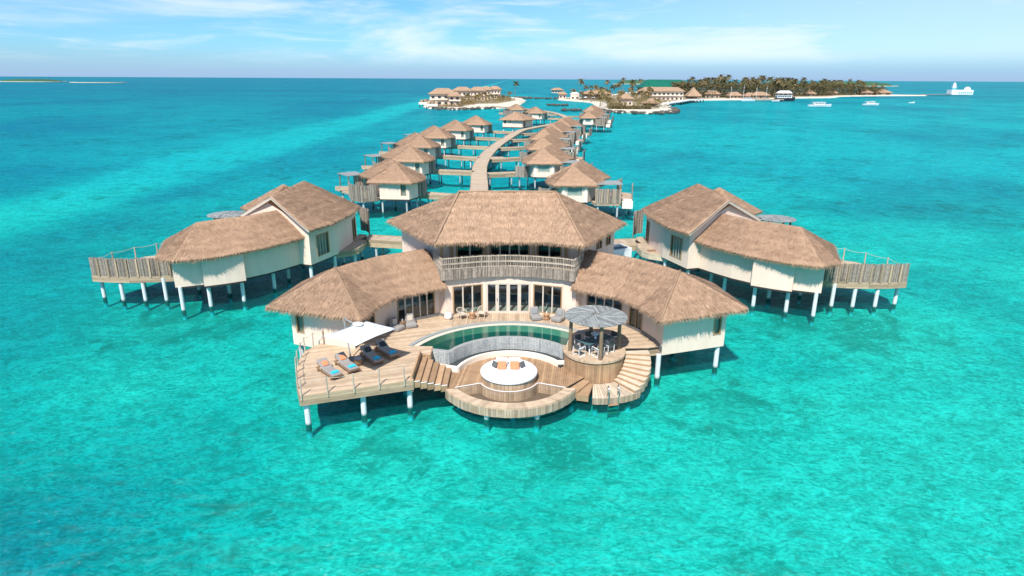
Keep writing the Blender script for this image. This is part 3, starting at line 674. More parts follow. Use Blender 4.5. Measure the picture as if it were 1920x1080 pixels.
for x, y, z in ((-14.6, 40.95, 1.62), (-14.0, 45.0, 1.62), (-10.4, 39.6, 1.62), (9.75, 38.95, 1.62), (14.2, 40.75, 1.62), (11.9, 43.6, 1.62), (13.6, 45.1, 1.62), (9.3, 49.8, 1.62), (-9.4, 49.8, 1.62), (5.2, 55, 1.62), (-5.5, 55, 1.62), (0, 53, 1.62), (-5, 50, 1.62), (5, 50, 1.62), (0, 47.5, 1.62), (9.5, 45, 1.62), (-9.5, 45, 1.62)):
    pile(villa, x, y, z+.08, .19)
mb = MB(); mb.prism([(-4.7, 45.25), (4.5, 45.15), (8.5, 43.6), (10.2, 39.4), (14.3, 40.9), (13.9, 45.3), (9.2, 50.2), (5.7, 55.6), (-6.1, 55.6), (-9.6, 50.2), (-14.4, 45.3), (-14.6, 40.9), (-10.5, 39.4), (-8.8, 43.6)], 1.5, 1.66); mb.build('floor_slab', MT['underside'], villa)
# small plunge pool at the back on the right
mb = MB(); A_ = [(8.6, 52.4), (10.3, 53.4), (9.6, 54.9), (7.9, 54.0)]
wall_run(mb, A_, 4.2, 5.25, .18, closed=True); mb.build('plunge_pool_wall', MT['white'], villa)
mb = MB(); mb.prism([(8.65, 52.7), (10.05, 53.45), (9.5, 54.6), (8.1, 53.95)], 5.0, 5.06); mb.build('plunge_pool_water', MT['table_blue'], villa)

# furniture seen through the glass
def dining_chair_inside(x, y, rz, lb):
    t_ = thing('indoor_chair', lb, 'chair', (x, y, 2.03), rz, 'chairs inside the villa')
    mb = MB(); mb.box(-.24, .24, -.24, .24, .42, .48); mb.build('seat', MT['mid_fabric'], t_)
    mb = MB(); mb.box(-.24, .24, .20, .25, .55, .88); mb.build('backrest', MT['mid_fabric'], t_)
    for sx in (-1, 1):
        for sy in (-1, 1): mb = MB(); mb.box(sx*.22-.02, sx*.22+.02, sy*.22-.02, sy*.22+.02, 0, .9 if sy > 0 else .42); mb.build('leg', MT['white'], t_)
    return t_
for x, y, rz, lb in ((-3.1, 47.3, .2, 'chair seen through the ground-floor window left of the glass doors'), (-.7, 47.7, PI, 'chair at the long table behind the glass doors, left one'), (.9, 47.8, PI, 'chair at the long table behind the glass doors, right one'), (3.0, 47.2, -.3, 'chair seen through the ground-floor window right of the glass doors')): dining_chair_inside(x, y, rz, lb)
t_ = thing('indoor_table', 'long table seen through the glass doors of the villa', 'table', (0.1, 48.7, 2.03))
mb = MB(); mb.box(-1.3, 1.3, -.5, .5, .70, .75); mb.build('tabletop', MT['white'], t_)
for sx in (-1.1, 1.1): mb = MB(); mb.box(sx-.05, sx+.05, -.35, .35, 0, .70); mb.build('leg', MT['white'], t_)
for nm, x, y, rz, lb in (('indoor_bed', -8.9, 46.4, math.radians(-34), 'bed with pale cover behind the left wing glass doors'), ('indoor_bed', 8.6, 46.2, math.radians(34), 'bed with blue grey cover behind the right wing glass doors')):
    t_ = thing(nm, lb, 'bed', (x, y, 2.03), rz)
    mb = MB(); mb.box(-1, 1, -1, 1.1, 0.02, .3); mb.build('base', MT['teak'], t_)
    mb = MB(); mb.box(-.98, .98, -1, 1.1, .3, .58); soft(mb.build('mattress', MT['white'] if x < 0 else MT['grey_metal'], t_), .06)
    for sx in (-.5, .5): mb = MB(); mb.box(sx-.35, sx+.35, .6, 1.0, .58, .74); soft(mb.build('pillow', MT['fabric_white'], t_), .06)

# ============================================================ terrace, steps, pool
terr = thing('pool_terrace', 'timber terrace in front of the villa, curving round the pool', 'terrace', (0, 40, 0), world=True)
cop = lambda a0, a1, n: arc(PC, 7.5, a0, a1, n)
zl = [(-11.91, 32.32), (-5.83, 34.41), (-5.95, 38.1), (-5.3, 38.1), (-5.3, 39.42), (-6.94, 39.45)]+cop(157.3, 124, 8)+[(-4.96, 44.9), (-5.45, 45.35), (-8.6, 43.25), (-9.55, 41.8), (-10.1, 40.3), (-10.35, 38.95), (-12.85, 39.8), (-13.5, 38.8), (-13.45, 37.3), (-13.2, 35.9), (-12.6, 34.0)]
zc_ = cop(124, 58, 12)+[(4.72, 44.8), (3.75, 45.2), (1.6, 45.85), (1.42, 45.88), (-1.98, 45.85), (-2.22, 45.80), (-4.42, 45.12), (-4.96, 44.9)]
GC = (5.45, 38.95)
zr_ = [(3.62, 39.3), (4.25, 42.05), (4.37, 42.7)]+cop(53.5, 58, 2)[0:]+[(4.72, 44.8), (5.25, 45.25), (8.35, 43.3), (9.2, 41.9), (9.75, 40.4), (9.9, 39.6), (9.1, 39.35)]+arc(GC, 2.0, 10, -90, 10)+arc(GC, 2.0, -90, -189, 10)[1:]
zr_ = zr_[:-1]
planks('deck_boards', zl, math.radians(19), ZD, MT['deck'], terr, .16)
planks('deck_boards', zc_, math.radians(90), ZD, MT['deck'], terr, .16)
planks('deck_boards', zr_, math.radians(12), ZD, MT['deck'], terr, .16)
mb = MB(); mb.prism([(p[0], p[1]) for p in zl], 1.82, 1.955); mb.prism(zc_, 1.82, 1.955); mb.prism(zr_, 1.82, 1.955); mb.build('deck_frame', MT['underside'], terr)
front = [(-13.5, 38.8), (-13.45, 37.3), (-13.2, 35.9), (-12.6, 34.0), (-11.91, 32.32), (-5.83, 34.41)]
board_face(terr, 'fascia_boards', front, 1.36, 1.99, False, .155, 'fascia', .05)
board_face(terr, 'fascia_boards', [(9.0, 39.40), (9.9, 39.66)], 1.36, 1.99, False, .155, 'fascia', .05)
board_face(terr, 'fascia_boards', [(-5.95, 38.1), (-5.3, 38.1), (-5.3, 39.42)], 0.95, 1.99, True, .16, 'deck_warm', .05)
for x, y in ((-11.72, 32.72), (-8.75, 33.85), (-6.15, 34.75), (-12.9, 37.5), (-9.5, 36.5), (-7, 38), (-11, 39.0), (-8.2, 41), (8.2, 40.6)): pile(terr, x, y, 1.84, .19)
# steps on the left, five treads
def tread_x(k): return -5.86+.385*k
for k in range(6):
    x0, x1, z = tread_x(k), tread_x(k)+.385, ZD-.167*(k+1)
    yf0 = 34.45+.20*k; yb = 38.05 if k < 2 else (38.02 if k < 4 else 38.0-.1*(k-3))
    if k == 5: continue
    mb = MB(); mb.hexa([(x0, yf0, z-.42), (x1+.02, yf0+.13, z-.42), (x1+.02, yb, z-.42), (x0, yb, z-.42)], [(x0, yf0, z), (x1+.02, yf0+.13, z), (x1+.02, yb, z), (x0, yb, z)])
    o_ = mb.build('step_tread', MT['deck_warm'], terr); soft(o_, .015, 1)
    mb = MB(); mb.hexa([(x0, yf0-.03, z), (x1+.0, yf0+.10, z), (x1, yf0+.16, z), (x0, yf0+.03, z)], [(x0, yf0-.03, z+.02), (x1, yf0+.10, z+.02), (x1, yf0+.16, z+.02), (x0, yf0+.03, z+.02)]); mb.build('step_edge', MT['white'], o_)
mb = MB(); mb.box(-5.97, -5.87, 34.42, 38.12, 1.2, 2.28); mb.build('stair_side_panel', MT['deck_warm'], terr)
# pool
pool = thing('infinity_pool', 'crescent pool with green water and pale tiled spill wall', 'pool', (0, 40, 0), world=True)
def ring_sector(mb, r0, r1, a0, a1, n, z0, z1, c=PC):
    o_ = arc(c, r1, a0, a1, n); i_ = arc(c, r0, a0, a1, n)
    for k in range(n):
        p, q, r, s = i_[k], o_[k], o_[k+1], i_[k+1]
        mb.hexa([(*p, z0), (*q, z0), (*r, z0), (*s, z0)], [(*p, z1), (*q, z1), (*r, z1), (*s, z1)])
mb = MB(); ring_sector(mb, 7.22, 7.5, 157, 46, 40, 1.7, 2.045); mb.build('coping', MT['coping'], pool)
mb = MB(); ring_sector(mb, 6.88, 7.22, 157.5, 44, 40, 1.3, 1.96); mb.build('submerged_shelf', MT['shelf'], pool)
TW = [(-5.3, 38.93), (-4.12, 38.62)]+arc((0, 36.75), 4.42, 151, 38.5, 26)           # spill wall line
waterpoly = TW+[(4.2, 41.95)]+arc(PC, 6.90, 50, 156, 30)+[(-5.3, 39.42)]
mb = MB(); mb.prism(waterpoly, 1.40, 1.46); mb.build('pool_floor', M('pool_floor', (0.02, 0.135, 0.13), (0.015, 0.105, 0.105), scale=.6, rough=.6), pool)
pm = bpy.data.materials.new('pool_water'); pm.use_nodes = True; t = pm.node_tree; t.nodes.clear(); L = t.links
o = N(t, 'ShaderNodeOutputMaterial'); tr = N(t, 'ShaderNodeBsdfTransparent'); tr.inputs[0].default_value = (.38, .78, .72, 1); gl = N(t, 'ShaderNodeBsdfGlossy'); gl.inputs['Roughness'].default_value = .03
g = N(t, 'ShaderNodeNewGeometry'); bp = N(t, 'ShaderNodeBump'); bp.inputs['Strength'].default_value = .06; bp.inputs['Distance'].default_value = .05; L.new(nz(t, g.outputs['Position'], 2.0, 3), bp.inputs['Height']); L.new(bp.outputs[0], gl.inputs['Normal'])
fr_ = N(t, 'ShaderNodeFresnel'); fr_.inputs[0].default_value = 1.33; mx = N(t, 'ShaderNodeMixShader'); L.new(mth(t, 'ADD', fr_.outputs[0], 0.05), mx.inputs[0]); L.new(tr.outputs[0], mx.inputs[1]); L.new(gl.outputs[0], mx.inputs[2]); L.new(mx.outputs[0], o.inputs[0])
mb = MB(); mb.poly([(p[0], p[1], 1.945) for p in waterpoly]); o_ = mb.build('pool_water', pm, pool)
mb = MB()
wall_run(mb, TW, 1.0, 1.93, .22); mb.build('spill_wall', MT['grout'], pool)
mb = MB()
for p, q in zip(TW, TW[1:]):
    p, q = Vector((*p, 0)), Vector((*q, 0)); d = q-p; n = max(1, round(d.length/.125)); d1 = d.normalized(); nn = Vector((d1.y, -d1.x, 0)); s = d.length/n
    for i in range(n):
        for j in range(8):
            mb.obox(p+d1*(i+.5)*s+nn*.008+Vector((0, 0, 1.06+.113*(j+.5))), d1*(s/2-.011), nn*.01, Vector((0, 0, .113/2-.011)), min(1, max(0, random.gauss(.6, .25))))
mb.build('tile_cladding', MT['tile'], pool, kind='stuff')
mb = MB(); wall_run(mb, TW, 1.93, 1.965, .24); mb.build('spill_edge', MT['coping'], pool)
mb = MB(); mb.prism([(-5.3, 38.9), (-4.95, 38.15), (-3.55, 37.75)]+arc((0, 36.75), 3.62, 164, 28, 26)+[(3.66, 38.9), (3.62, 39.35)]+arc((0, 36.75), 4.5, 38, 151, 26)+[(-5.3, 39.0)], .8, 1.05); mb.build('spill_gutter', MT['pebble'], pool)
CURB = [(-4.75, 38.12), (-3.50, 37.66)]+arc((0.0, 36.75), 3.53, 163, 33, 26)+[(3.62, 38.72)]
mb = MB(); wall_run(mb, CURB, .75, 1.27, .20); mb.build('curb', MT['wall_white'], pool)
mb = MB(); wall_run(mb, [(3.62, 39.3), (4.25, 42.05)], 1.0, 1.99, .05); mb.build('pool_end_wall', MT['shelf'], pool)
# lower deck around the day bed
low_ = thing('lower_deck', 'round lower timber deck with netted lounging bay over the water', 'deck', (0, 36, 0), world=True)
ZL = .92; RC = (-.08, 37.35)
DB = (-0.17, 36.85)
inner_front = [(-3.47, 35.47), (-1.87, 36.10)]+[(p[0], p[1]) for p in arc(DB, 1.92, 204, 336, 14)]+[(1.70, 36.15), (3.31, 35.54)]
ldeck = [(-4.02, 35.35), (-3.47, 35.47)]+inner_front[1:-1]+[(3.31, 35.54), (3.45, 35.75), (4.62, 37.08)]+arc(GC, 2.0, -114, -172, 5)[1:]+[(3.62, 38.72), (3.03, 38.62)]+arc((0.0, 36.75), 3.53, 33, 163, 20)+[(-3.50, 37.66), (-4.2, 37.85)]
planks('deck_boards', ldeck, math.radians(83), ZL, MT['deck_warm'], low_, .14)
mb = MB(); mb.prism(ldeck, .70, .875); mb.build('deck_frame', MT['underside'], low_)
ro = arc(RC, 4.46, 208, 335, 32); ri = arc(RC, 3.80, 211.5, 331, 32)
mb = MB()
for k in range(32): mb.hexa([(*ri[k], .86), (*ro[k], .86), (*ro[k+1], .86), (*ri[k+1], .86)], [(*ri[k], .96), (*ro[k], .96), (*ro[k+1], .96), (*ri[k+1], .96)])
mb.build('rim_cap', MT['deck'], low_)
board_face(low_, 'rim_boards', ro, .36, .87, True, .15, 'fascia_grey', .04)
board_face(low_, 'rim_boards', ri[::-1], .30, .87, True, .15, 'fascia_grey', .03)
board_face(low_, 'bay_boards', inner_front, .22, .90, True, .15, 'fascia', .03)
mb = MB()
for p, q in zip(inner_front, inner_front[1:]): mb.beam((*p, .97), (*q, .97), .05, .03)
mb.build('bay_edge_trim', MT['white'], low_)
bay = ri+inner_front[::-1]
mb = MB(); xs_ = [b_[0] for b_ in bay]
def inside(x, y, pl):
    c = False; n = len(pl)
    for i in range(n):
        (x1, y1), (x2, y2) = pl[i][:2], pl[i-1][:2]
        if (y1 > y) != (y2 > y) and x < (x2-x1)*(y-y1)/(y2-y1)+x1: c = not c
    return c
st = .07
for i in range(int(7.2/st)):
    x = -3.6+i*st; run = None
    for j in range(int(3.2/.05)+1):
        y = 33.4+j*.05; ok = inside(x, y, bay)
        if ok and run is None: run = y
        if (not ok or j == int(3.2/.05)) and run is not None: mb.beam((x, run-.03, .30), (x, y+.03, .30), .03, .02); run = None
for j in range(int(3.2/st)):
    y = 33.4+j*st; run = None
    for i in range(int(7.2/.05)+1):
        x = -3.6+i*.05; ok = inside(x, y, bay)
        if ok and run is None: run = x
        if not ok and run is not None: mb.beam((run-.03, y, .315), (x+.03, y, .315), .03, .02); run = None
mb.build('lounging_net', MT['net'], low_, kind='stuff')
for x, y in ((-1.45, 33.45), (1.5, 33.5), (-3.3, 36.2), (3.2, 36.4), (-1.4, 35.6), (0.1, 34.7), (1.6, 35.6), (-2.5, 38.5), (2, 39), (3.75, 35.9), (0, 38)): pile(low_, x, y, .36 if y < 34 else (.2 if y < 36 and abs(x) < 3 else .72), .19)
# swimming platform and winding steps round the drum
plat = thing('swim_platform', 'low curved swimming platform with winding timber steps beside the drum', 'platform', (6.5, 36.5, 0), world=True)
NS = 8; a_hi, a_lo = 2.0, -56.0
for k in range(NS):
    z = ZD-.167*(k+1); a0 = a_hi+(a_lo-a_hi)*k/NS; a1 = a_hi+(a_lo-a_hi)*(k+1)/NS; ro_ = 3.62+.04*k
    o4 = arc(GC, ro_, a0+1.2, a1, 3); i4 = arc(GC, 2.02, a0+1.2, a1, 3); mb = MB()
    for j in range(3): mb.hexa([(*i4[j], max(.05, z-.36)), (*i4[j+1], max(.05, z-.36)), (*o4[j+1], max(.05, z-.36)), (*o4[j], max(.05, z-.36))], [(*i4[j], z), (*i4[j+1], z), (*o4[j+1], z), (*o4[j], z)], .5)
    mb.build('step_tread', MT['deck_warm'], plat)  # darker wood than the board on top, standing in for riser shade
    o4 = arc(GC, ro_+.02, a0+3.2, a1, 3); i4 = arc(GC, 2.02, a0+2.2, a1, 3); mb = MB()
    for j in range(3): mb.hexa([(*i4[j], z), (*i4[j+1], z), (*o4[j+1], z), (*o4[j], z)], [(*i4[j], z+.035), (*i4[j+1], z+.035), (*o4[j+1], z+.035), (*o4[j], z+.035)], .6)
    mb.build('tread_board', MT['deck_pale'], bpy.data.objects[plat.children[-1].name])
pl_o = arc(GC, 3.93, -56, -97.5, 10); pl_i = arc(GC, 2.03, -97.5, -56, 8)
pz = .52
poly = pl_o+pl_i
n_ = 15; oo = arc(GC, 3.93, -56, -97.5, n_); ii = arc(GC, 2.03, -56, -97.5, n_); mb = MB()
for k in range(n_):
    e_ = .012; p, q, r, s = [Vector((*x_, 0)) for x_ in (ii[k], oo[k], oo[k+1], ii[k+1])]
    u = (r-q).normalized()*e_; mb.hexa([(*(p+u).xy, pz-.06), (*(s-u).xy, pz-.06), (*(r-u).xy, pz-.06), (*(q+u).xy, pz-.06)], [(*(p+u).xy, pz), (*(s-u).xy, pz), (*(r-u).xy, pz), (*(q+u).xy, pz)])
mb.build('platform_boards', MT['deck_pale'], plat, kind='stuff')
mb = MB(); mb.prism((pl_o+pl_i)[::-1], .15, pz-.05); mb.build('platform_frame', MT['log'], plat)
edge = arc(GC, 3.94, -97.5, -20, 24)
board_face(plat, 'platform_boards_edge', arc(GC, 3.94, -97.5, -50, 14), .10, .51, True, .14, 'fascia_grey', .04)
for k in range(NS):
    z = ZD-.167*(k+1); a0 = a_hi+(a_lo-a_hi)*k/NS; a1 = a_hi+(a_lo-a_hi)*(k+1)/NS; ro_ = 3.625+.04*k
    board_face(plat, 'riser_boards', arc(GC, ro_, a1, a0+1, 2), max(.1, z-.5), z-.01, True, .16, 'fascia_grey', .03)
for (p, q, r, s, z) in (((3.50, 35.70), (3.98, 35.25), (4.95, 36.75), (4.58, 37.05), .92-.13), ((3.98, 35.25), (4.70, 35.06), (5.2, 36.75), (4.95, 36.75), .92-.27)):
    mb = MB(); mb.hexa([(*p, z-.42), (*q, z-.42), (*r, z-.42), (*s, z-.42)], [(*p, z), (*q, z), (*r, z), (*s, z)]); soft(mb.build('step_tread', MT['deck_warm'], plat), .012, 1)
for x, y in ((5.2, 35.5), (7.3, 36.0), (8.5, 37.8), (8.7, 39.1), (6.6, 36.4)): pile(plat, x, y, .3 if y < 37 else 1.0, .17)
# drum that carries the pavilion
drum = thing('timber_drum', 'round timber-clad base under the round slatted pavilion', 'deck', (*GC, 0), world=True)
planks('deck_boards', arc(GC, 1.96, 0, 352, 44), math.radians(-8), ZD+.03, MT['deck'], drum, .15)
mb = MB(); mb.prism(arc(GC, 1.93, 0, 352, 44), 0.3, 1.97); mb.build('drum_core', MT['log'], drum)
board_face(drum, 'drum_boards', arc(GC, 1.93, -200, 50, 60), .42, 1.90, True, .19, 'deck_warm', .05)
mb = MB(); ring_sector(mb, 1.90, 2.06, -200, 50, 60, 1.91, 2.05, GC); mb.build('drum_rim', MT['deck'], drum)
for a in (20, 140, 260): pile(drum, GC[0]+1.4*math.cos(math.radians(a)), GC[1]+1.4*math.sin(math.radians(a)), .4, .18)
# ladder
lad = thing('swim_ladder', 'steel bathing ladder with wooden rungs on the swimming platform', 'ladder', (6.2, 35.1, 0), world=True)
for x, y in ((5.90, 35.02), (6.54, 35.18)):
    mb = MB(); mb.tube([(x, y+.30, pz), (x, y+.30, pz+.55), (x, y+.24, pz+.72), (x, y+.08, pz+.78), (x, y-.10, pz+.70), (x, y-.16, pz+.5), (x, y-.18, -.9)], .028, 8); mb.build('side_rail', MT['steel'], lad, smooth=True)
for z in (.12, -.13, -.4):
    mb = MB(); mb.beam((5.90, 34.84, z), (6.54, 35.0, z), .10, .035); mb.build('rung', MT['orange_wood'], lad)
# rope railings
def rope_rail(label, pts, zb, h, r=.045, sag=.12, name='rope_railing', group=None, ropes=(.96,)):
    t_ = thing(name, label, 'railing', (pts[0][0], pts[0][1], zb), world=True, group=group); tops = []
    for x, y in pts:
        lean = Vector((random.uniform(-.03, .03), random.uniform(-.03, .03), 0)); mb = MB(); mb.cyl((x, y, zb-.25), V(x, y, zb+h*random.uniform(.95, 1.06))+lean, r*1.1, r*.9, 8)
        mb.build('post', MT['rail_wood'], t_); tops.append((x, y))
    for fr in ropes:
        for p, q in zip(tops, tops[1:]):
            path = [(p[0]+(q[0]-p[0])*i/8, p[1]+(q[1]-p[1])*i/8, zb+h*fr-sag*4*(i/8)*(1-i/8)) for i in range(9)]
            mb = MB(); mb.tube(path, .016, 5); mb.build('rope', MT['rope'], t_)
    return t_
fr0, fr1 = Vector((-11.95, 32.26)), Vector((-5.9, 34.33))
rope_rail('rope railing along the front edge of the sun deck', [tuple(fr0.lerp(fr1, t)+Vector((.02, -.02))) for t in (0.02, .245, .475, .70, .93)], 1.98, 1.02)
rope_rail('rope railing along the curved left edge of the sun deck', [(-12.28, 33.2), (-12.72, 34.35), (-13.06, 35.3), (-13.3, 36.4), (-13.46, 37.5), (-13.52, 38.5), (-13.2, 39.25), (-12.6, 39.62)], 1.98, 1.02)

# ============================================================ things on the terrace
pav = thing('round_pavilion', 'round pavilion with grey slatted disc roof on four log posts over the dining table', 'pavilion', (*GC, ZD+.03))
for a in (-174, -83, 4, 92):
    x, y = 1.63*math.cos(math.radians(a)), 1.63*math.sin(math.radians(a)); mb = MB(); mb.cyl((x, y, 0), (x*.985, y*.985, 2.32), .13, .115, 12); mb.build('post', MT['log'], pav, smooth=False)
mb = MB(); mb.beam((-1.6, -.1, 2.30), (1.6, .1, 2.30), .10, .12); mb.beam((.15, -1.6, 2.30), (-.1, 1.6, 2.30), .10, .12); mb.build('roof_beam', MT['log'], pav)
R_ = 2.0; NSG = 8
for sg in range(NSG):                       # eight slatted wedges, slats square to the wedge's middle
    a0, a1 = 2*PI*sg/NSG, 2*PI*(sg+1)/NSG; am = (a0+a1)/2+.45; cx_, sx_ = math.cos(am), math.sin(am); mb = MB(); st = .085
    wedge = [(0, 0)]+[(R_*math.cos(a0+(a1-a0)*i/6), R_*math.sin(a0+(a1-a0)*i/6)) for i in range(7)]
    k = -26
    while k < 27:
        # a slat is a line parallel to (cx_, sx_), clipped by sampling to the wedge
        off_ = k*st; run = None
        for i in range(0, 86):
            s_ = -2.1+i*.05; x, y = s_*cx_-off_*sx_, s_*sx_+off_*cx_; ok = inside(x, y, wedge)
            if ok and run is None: run = (x, y)
            if not ok and run is not None:
                zz = lambda x_, y_: 2.52-.07*math.hypot(x_, y_)
                mb.beam((*run, zz(*run)), (x, y, zz(x, y)), .07, .03); run = None
        k += 1
    mb.build('roof_slats', MT['slat_grey'], pav, kind='stuff')
mb = MB(); mb.lathe([(.0, 2.40), (1.97, 2.33), (1.99, 2.36), (0.0, 2.47)], n=40); mb.build('roof_disc', MT['log'], pav)

dt = thing('dining_table', 'blue grey dining table with white splayed legs under the round pavilion', 'table', (5.55, 38.95, ZD+.032), math.radians(38))
mb = MB(); mb.box(-1.15, 1.15, -.46, .46, .71, .75); soft(mb.build('tabletop', MT['table_blue'], dt), .02)
for sx in (-1, 1):
    for sy in (-1, 1): mb = MB(); mb.cyl((sx*.98, sy*.42, 0), (sx*.72, sy*.10, .71), .035, .05, 8); mb.build('leg', MT['white'], dt)
def dining_chair(x, y, rz, label):
    t_ = thing('dining_chair', label, 'chair', (x, y, ZD+.032), rz, 'chairs round the dining table')
    mb = MB(); mb.box(-.24, .24, -.24, .22, .42, .47); soft(mb.build('seat', MT['mid_fabric'], t_), .02)
    mb = MB(); mb.hexa([(-.25, .20, .50), (.25, .20, .50), (.25, .24, .50), (-.25, .24, .50)], [(-.25, .28, .86), (.25, .28, .86), (.25, .32, .86), (-.25, .32, .86)]); mb.build('backrest', MT['slate_fabric'], t_)
    for sx in (-1, 1):
        mb = MB(); mb.tube([(sx*.27, .26, .60), (sx*.27, -.24, .64), (sx*.27, -.27, .60), (sx*.27, -.27, .03), (sx*.27, -.25, .015), (sx*.27, .24, .015), (sx*.27, .27, .03), (sx*.27, .30, .62)], .022, 6); mb.build('side_frame', MT['white'], t_)
    mb = MB(); mb.beam((-.27, 0, .41), (.27, 0, .41), .03, .03); mb.beam((-.27, -.25, .02), (.27, -.25, .02), .03, .03); mb.build('cross_bar', MT['white'], t_)
    return t_
c38, s38 = math.cos(math.radians(38)), math.sin(math.radians(38))
for u, v_, rz, lb in ((-.62, -.80, PI, 'white framed dining chair at the front long side, nearest the front log post'), (.30, -.80, PI, 'white framed dining chair at the front long side, nearer the winding steps'), (-.62, .80, 0, 'white framed dining chair at the far long side, nearest the pool'), (.30, .80, 0, 'white framed dining chair at the far long side, towards the villa'), (-1.50, 0, PI/2, 'white framed dining chair at the left head of the table'), (1.45, 0, -PI/2, 'white framed dining chair at the right head of the table')):
    dining_chair(5.55+u*c38-v_*s38, 38.95+u*s38+v_*c38, rz+math.radians(38), lb)
t_ = thing('flower_vase', 'small white vase of pale flowers on the dining table', 'vase', (5.5, 38.95, ZD+.032+.752))
mb = MB(); mb.lathe([(.06, 0), (.09, .06), (.08, .12), (.045, .18)], n=12); mb.build('vase', MT['white'], t_, smooth=True)
mb = MB()
for i in range(26):
    a, b_, r = random.uniform(0, 2*PI), random.uniform(.1, 1), random.uniform(.1, .3); c = V(r*math.cos(a)*b_, r*math.sin(a)*b_, .2+r*.7); mb.obox(c, V(.04, .01, .02), V(-.01, .04, .01), V(0, 0, .015))
mb.build('blossom', MT['fabric_white'], t_, kind='stuff')
# sun loungers
def lounger(x, y, rz, fab, label):
    t_ = thing('sun_lounger', label, 'lounger', (x, y, ZD+.002), rz, 'sun loungers on the sun deck')
    mb = MB()
    for sy in (-1, 1): mb.box(-1.0, 1.0, sy*.34-.03, sy*.34+.03, .20, .27)
    for sx in (-.97, -.3, .3, .97): mb.box(sx-.03, sx+.03, -.31, .31, .205, .265)
    mb.build('frame', MT['teak'], t_)
    for sx in (-.85, .8):
        for sy in (-1, 1): mb = MB(); mb.box(sx-.035, sx+.035, sy*.34-.031, sy*.34+.031, 0, .20); mb.build('leg', MT['teak'], t_)
    mb = MB(); mb.box(-.20, 1.0, -.32, .32, .27, .37); soft(mb.build('seat_cushion', MT['grey_fabric'] if fab == 'grey' else MT['slate_fabric'], t_), .035)
    c = Vector((-.60, 0, .50)); d = Vector((-.40, 0, .19)); h = Vector((.021, 0, .045)); mb = MB(); mb.obox(c, d, Vector((0, .32, 0)), h); soft(mb.build('back_cushion', MT['grey_fabric'] if fab == 'grey' else MT['slate_fabric'], t_), .035)
    mb = MB(); mb.beam((-.95, -.3, .60), (-.72, -.3, .24), .04, .04); mb.beam((-.95, .3, .60), (-.72, .3, .24), .04, .04); mb.build('back_support', MT['teak'], t_)
    return t_
def on_lounger(x, y, rz, pil, which):
    def W(p): return (x+p[0]*math.cos(rz)-p[1]*math.sin(rz), y+p[0]*math.sin(rz)+p[1]*math.cos(rz), ZD+.002+p[2])
    t_ = thing('throw_pillow', f'{"coral" if pil == "coral" else "dark slate"} square pillow on the {which}', 'pillow', W((-.52, 0, .565)), rz)
    mb = MB(); d = Vector((-.16, 0, .095)); mb.obox((0, 0, 0), d, Vector((0, .19, 0)), Vector((.02, 0, .045))); soft(mb.build('pillow_body', MT[pil], t_), .04, 3)
    t_ = thing('rolled_towel', f'folded aqua towel at the foot of the {which}', 'towel', W((.66, 0, .372)), rz)
    mb = MB(); mb.box(-.15, .15, -.22, .22, 0, .05); soft(mb.build('towel_body', MT['cyan'], t_), .02)
    mb = MB(); mb.box(-.13, .13, -.215, .215, .051, .075); soft(mb.build('towel_fold', MT['cyan'], t_), .012)
for x, y, dg, fab, pil, lb, wh in ((-10.95, 35.05, -47, 'grey', 'coral', 'taupe lounger with coral pillow nearest the front left deck corner', 'lounger nearest the front left deck corner'),
        (-10.12, 35.92, -49, 'grey', 'coral', 'taupe lounger with coral pillow beside the parasol base', 'lounger beside the parasol base'),
        (-8.85, 37.15, -51, 'grey', 'darkgrey_fabric', 'shaded lounger with dark pillow on the right of the small wooden drum table', 'shaded lounger beside the wooden drum table'),
        (-8.05, 38.05, -49, 'grey', 'darkgrey_fabric', 'shaded lounger with dark pillow farthest back, nearest the pool', 'lounger nearest the pool')):
    lounger(x, y, math.radians(dg), fab, lb); on_lounger(x, y, math.radians(dg), pil, wh)
t_ = thing('drum_side_table', 'low round wooden table between the loungers', 'side table', (-9.55, 36.42, ZD+.002))
mb = MB(); mb.lathe([(.22, 0), (.27, .2), (.24, .42), (.26, .45)], n=16); mb.build('body', MT['teak'], t_, smooth=True)
mb = MB(); mb.lathe([(.0, .452), (.25, .452), (.25, .47), (0, .47)], n=16); mb.build('tray', MT['grey_metal'], t_)
# parasol
par = thing('cantilever_parasol', 'white square cantilever parasol over the sun loungers', 'parasol', (-10.55, 37.55, ZD+.002))
mb = MB(); mb.box(.15, 1.25, -.95, .0, 0, .10); soft(mb.build('base_slab', MT['plinth'], par), .02)
mb = MB(); mb.cyl((.3, -.2, .1), (.0, .0, 2.62), .045, .04, 10); mb.build('pole', MT['grey_metal'], par)
ctr = Vector((1.30, -1.65, 2.95))
mb = MB(); mb.tube([(0, 0, 2.60), (.05, -.05, 2.72), (.4, -.5, 2.72), tuple(ctr+Vector((-.05, .05, -.10)))], .035, 8); mb.tube([(.06, -.02, 1.7), (.75, -.95, 2.62)], .025, 6); mb.build('arm', MT['grey_metal'], par, smooth=True)
cor = [Vector((-.67, -2.25, 2.40)), Vector((1.62, -3.66, 2.40)), Vector((3.49, -.99, 2.40)), Vector((1.39, .26, 2.40))]
mb = MB(); vb = 8; G = {}
def canopy_pt(i, s, t):            # wedge i: s from the top (0) to the edge (1), t along the edge
    a, b_ = cor[i], cor[(i+1) % 4]; e_ = a.lerp(b_, t); sagg = .10*math.sin(PI*t)*s*s; p = ctr.lerp(e_, s); p.z += .10*math.sin(PI*s)*(-1)*.6-sagg*.0; p = p+(ctr-e_)*(.05*math.sin(PI*t)*s); return p
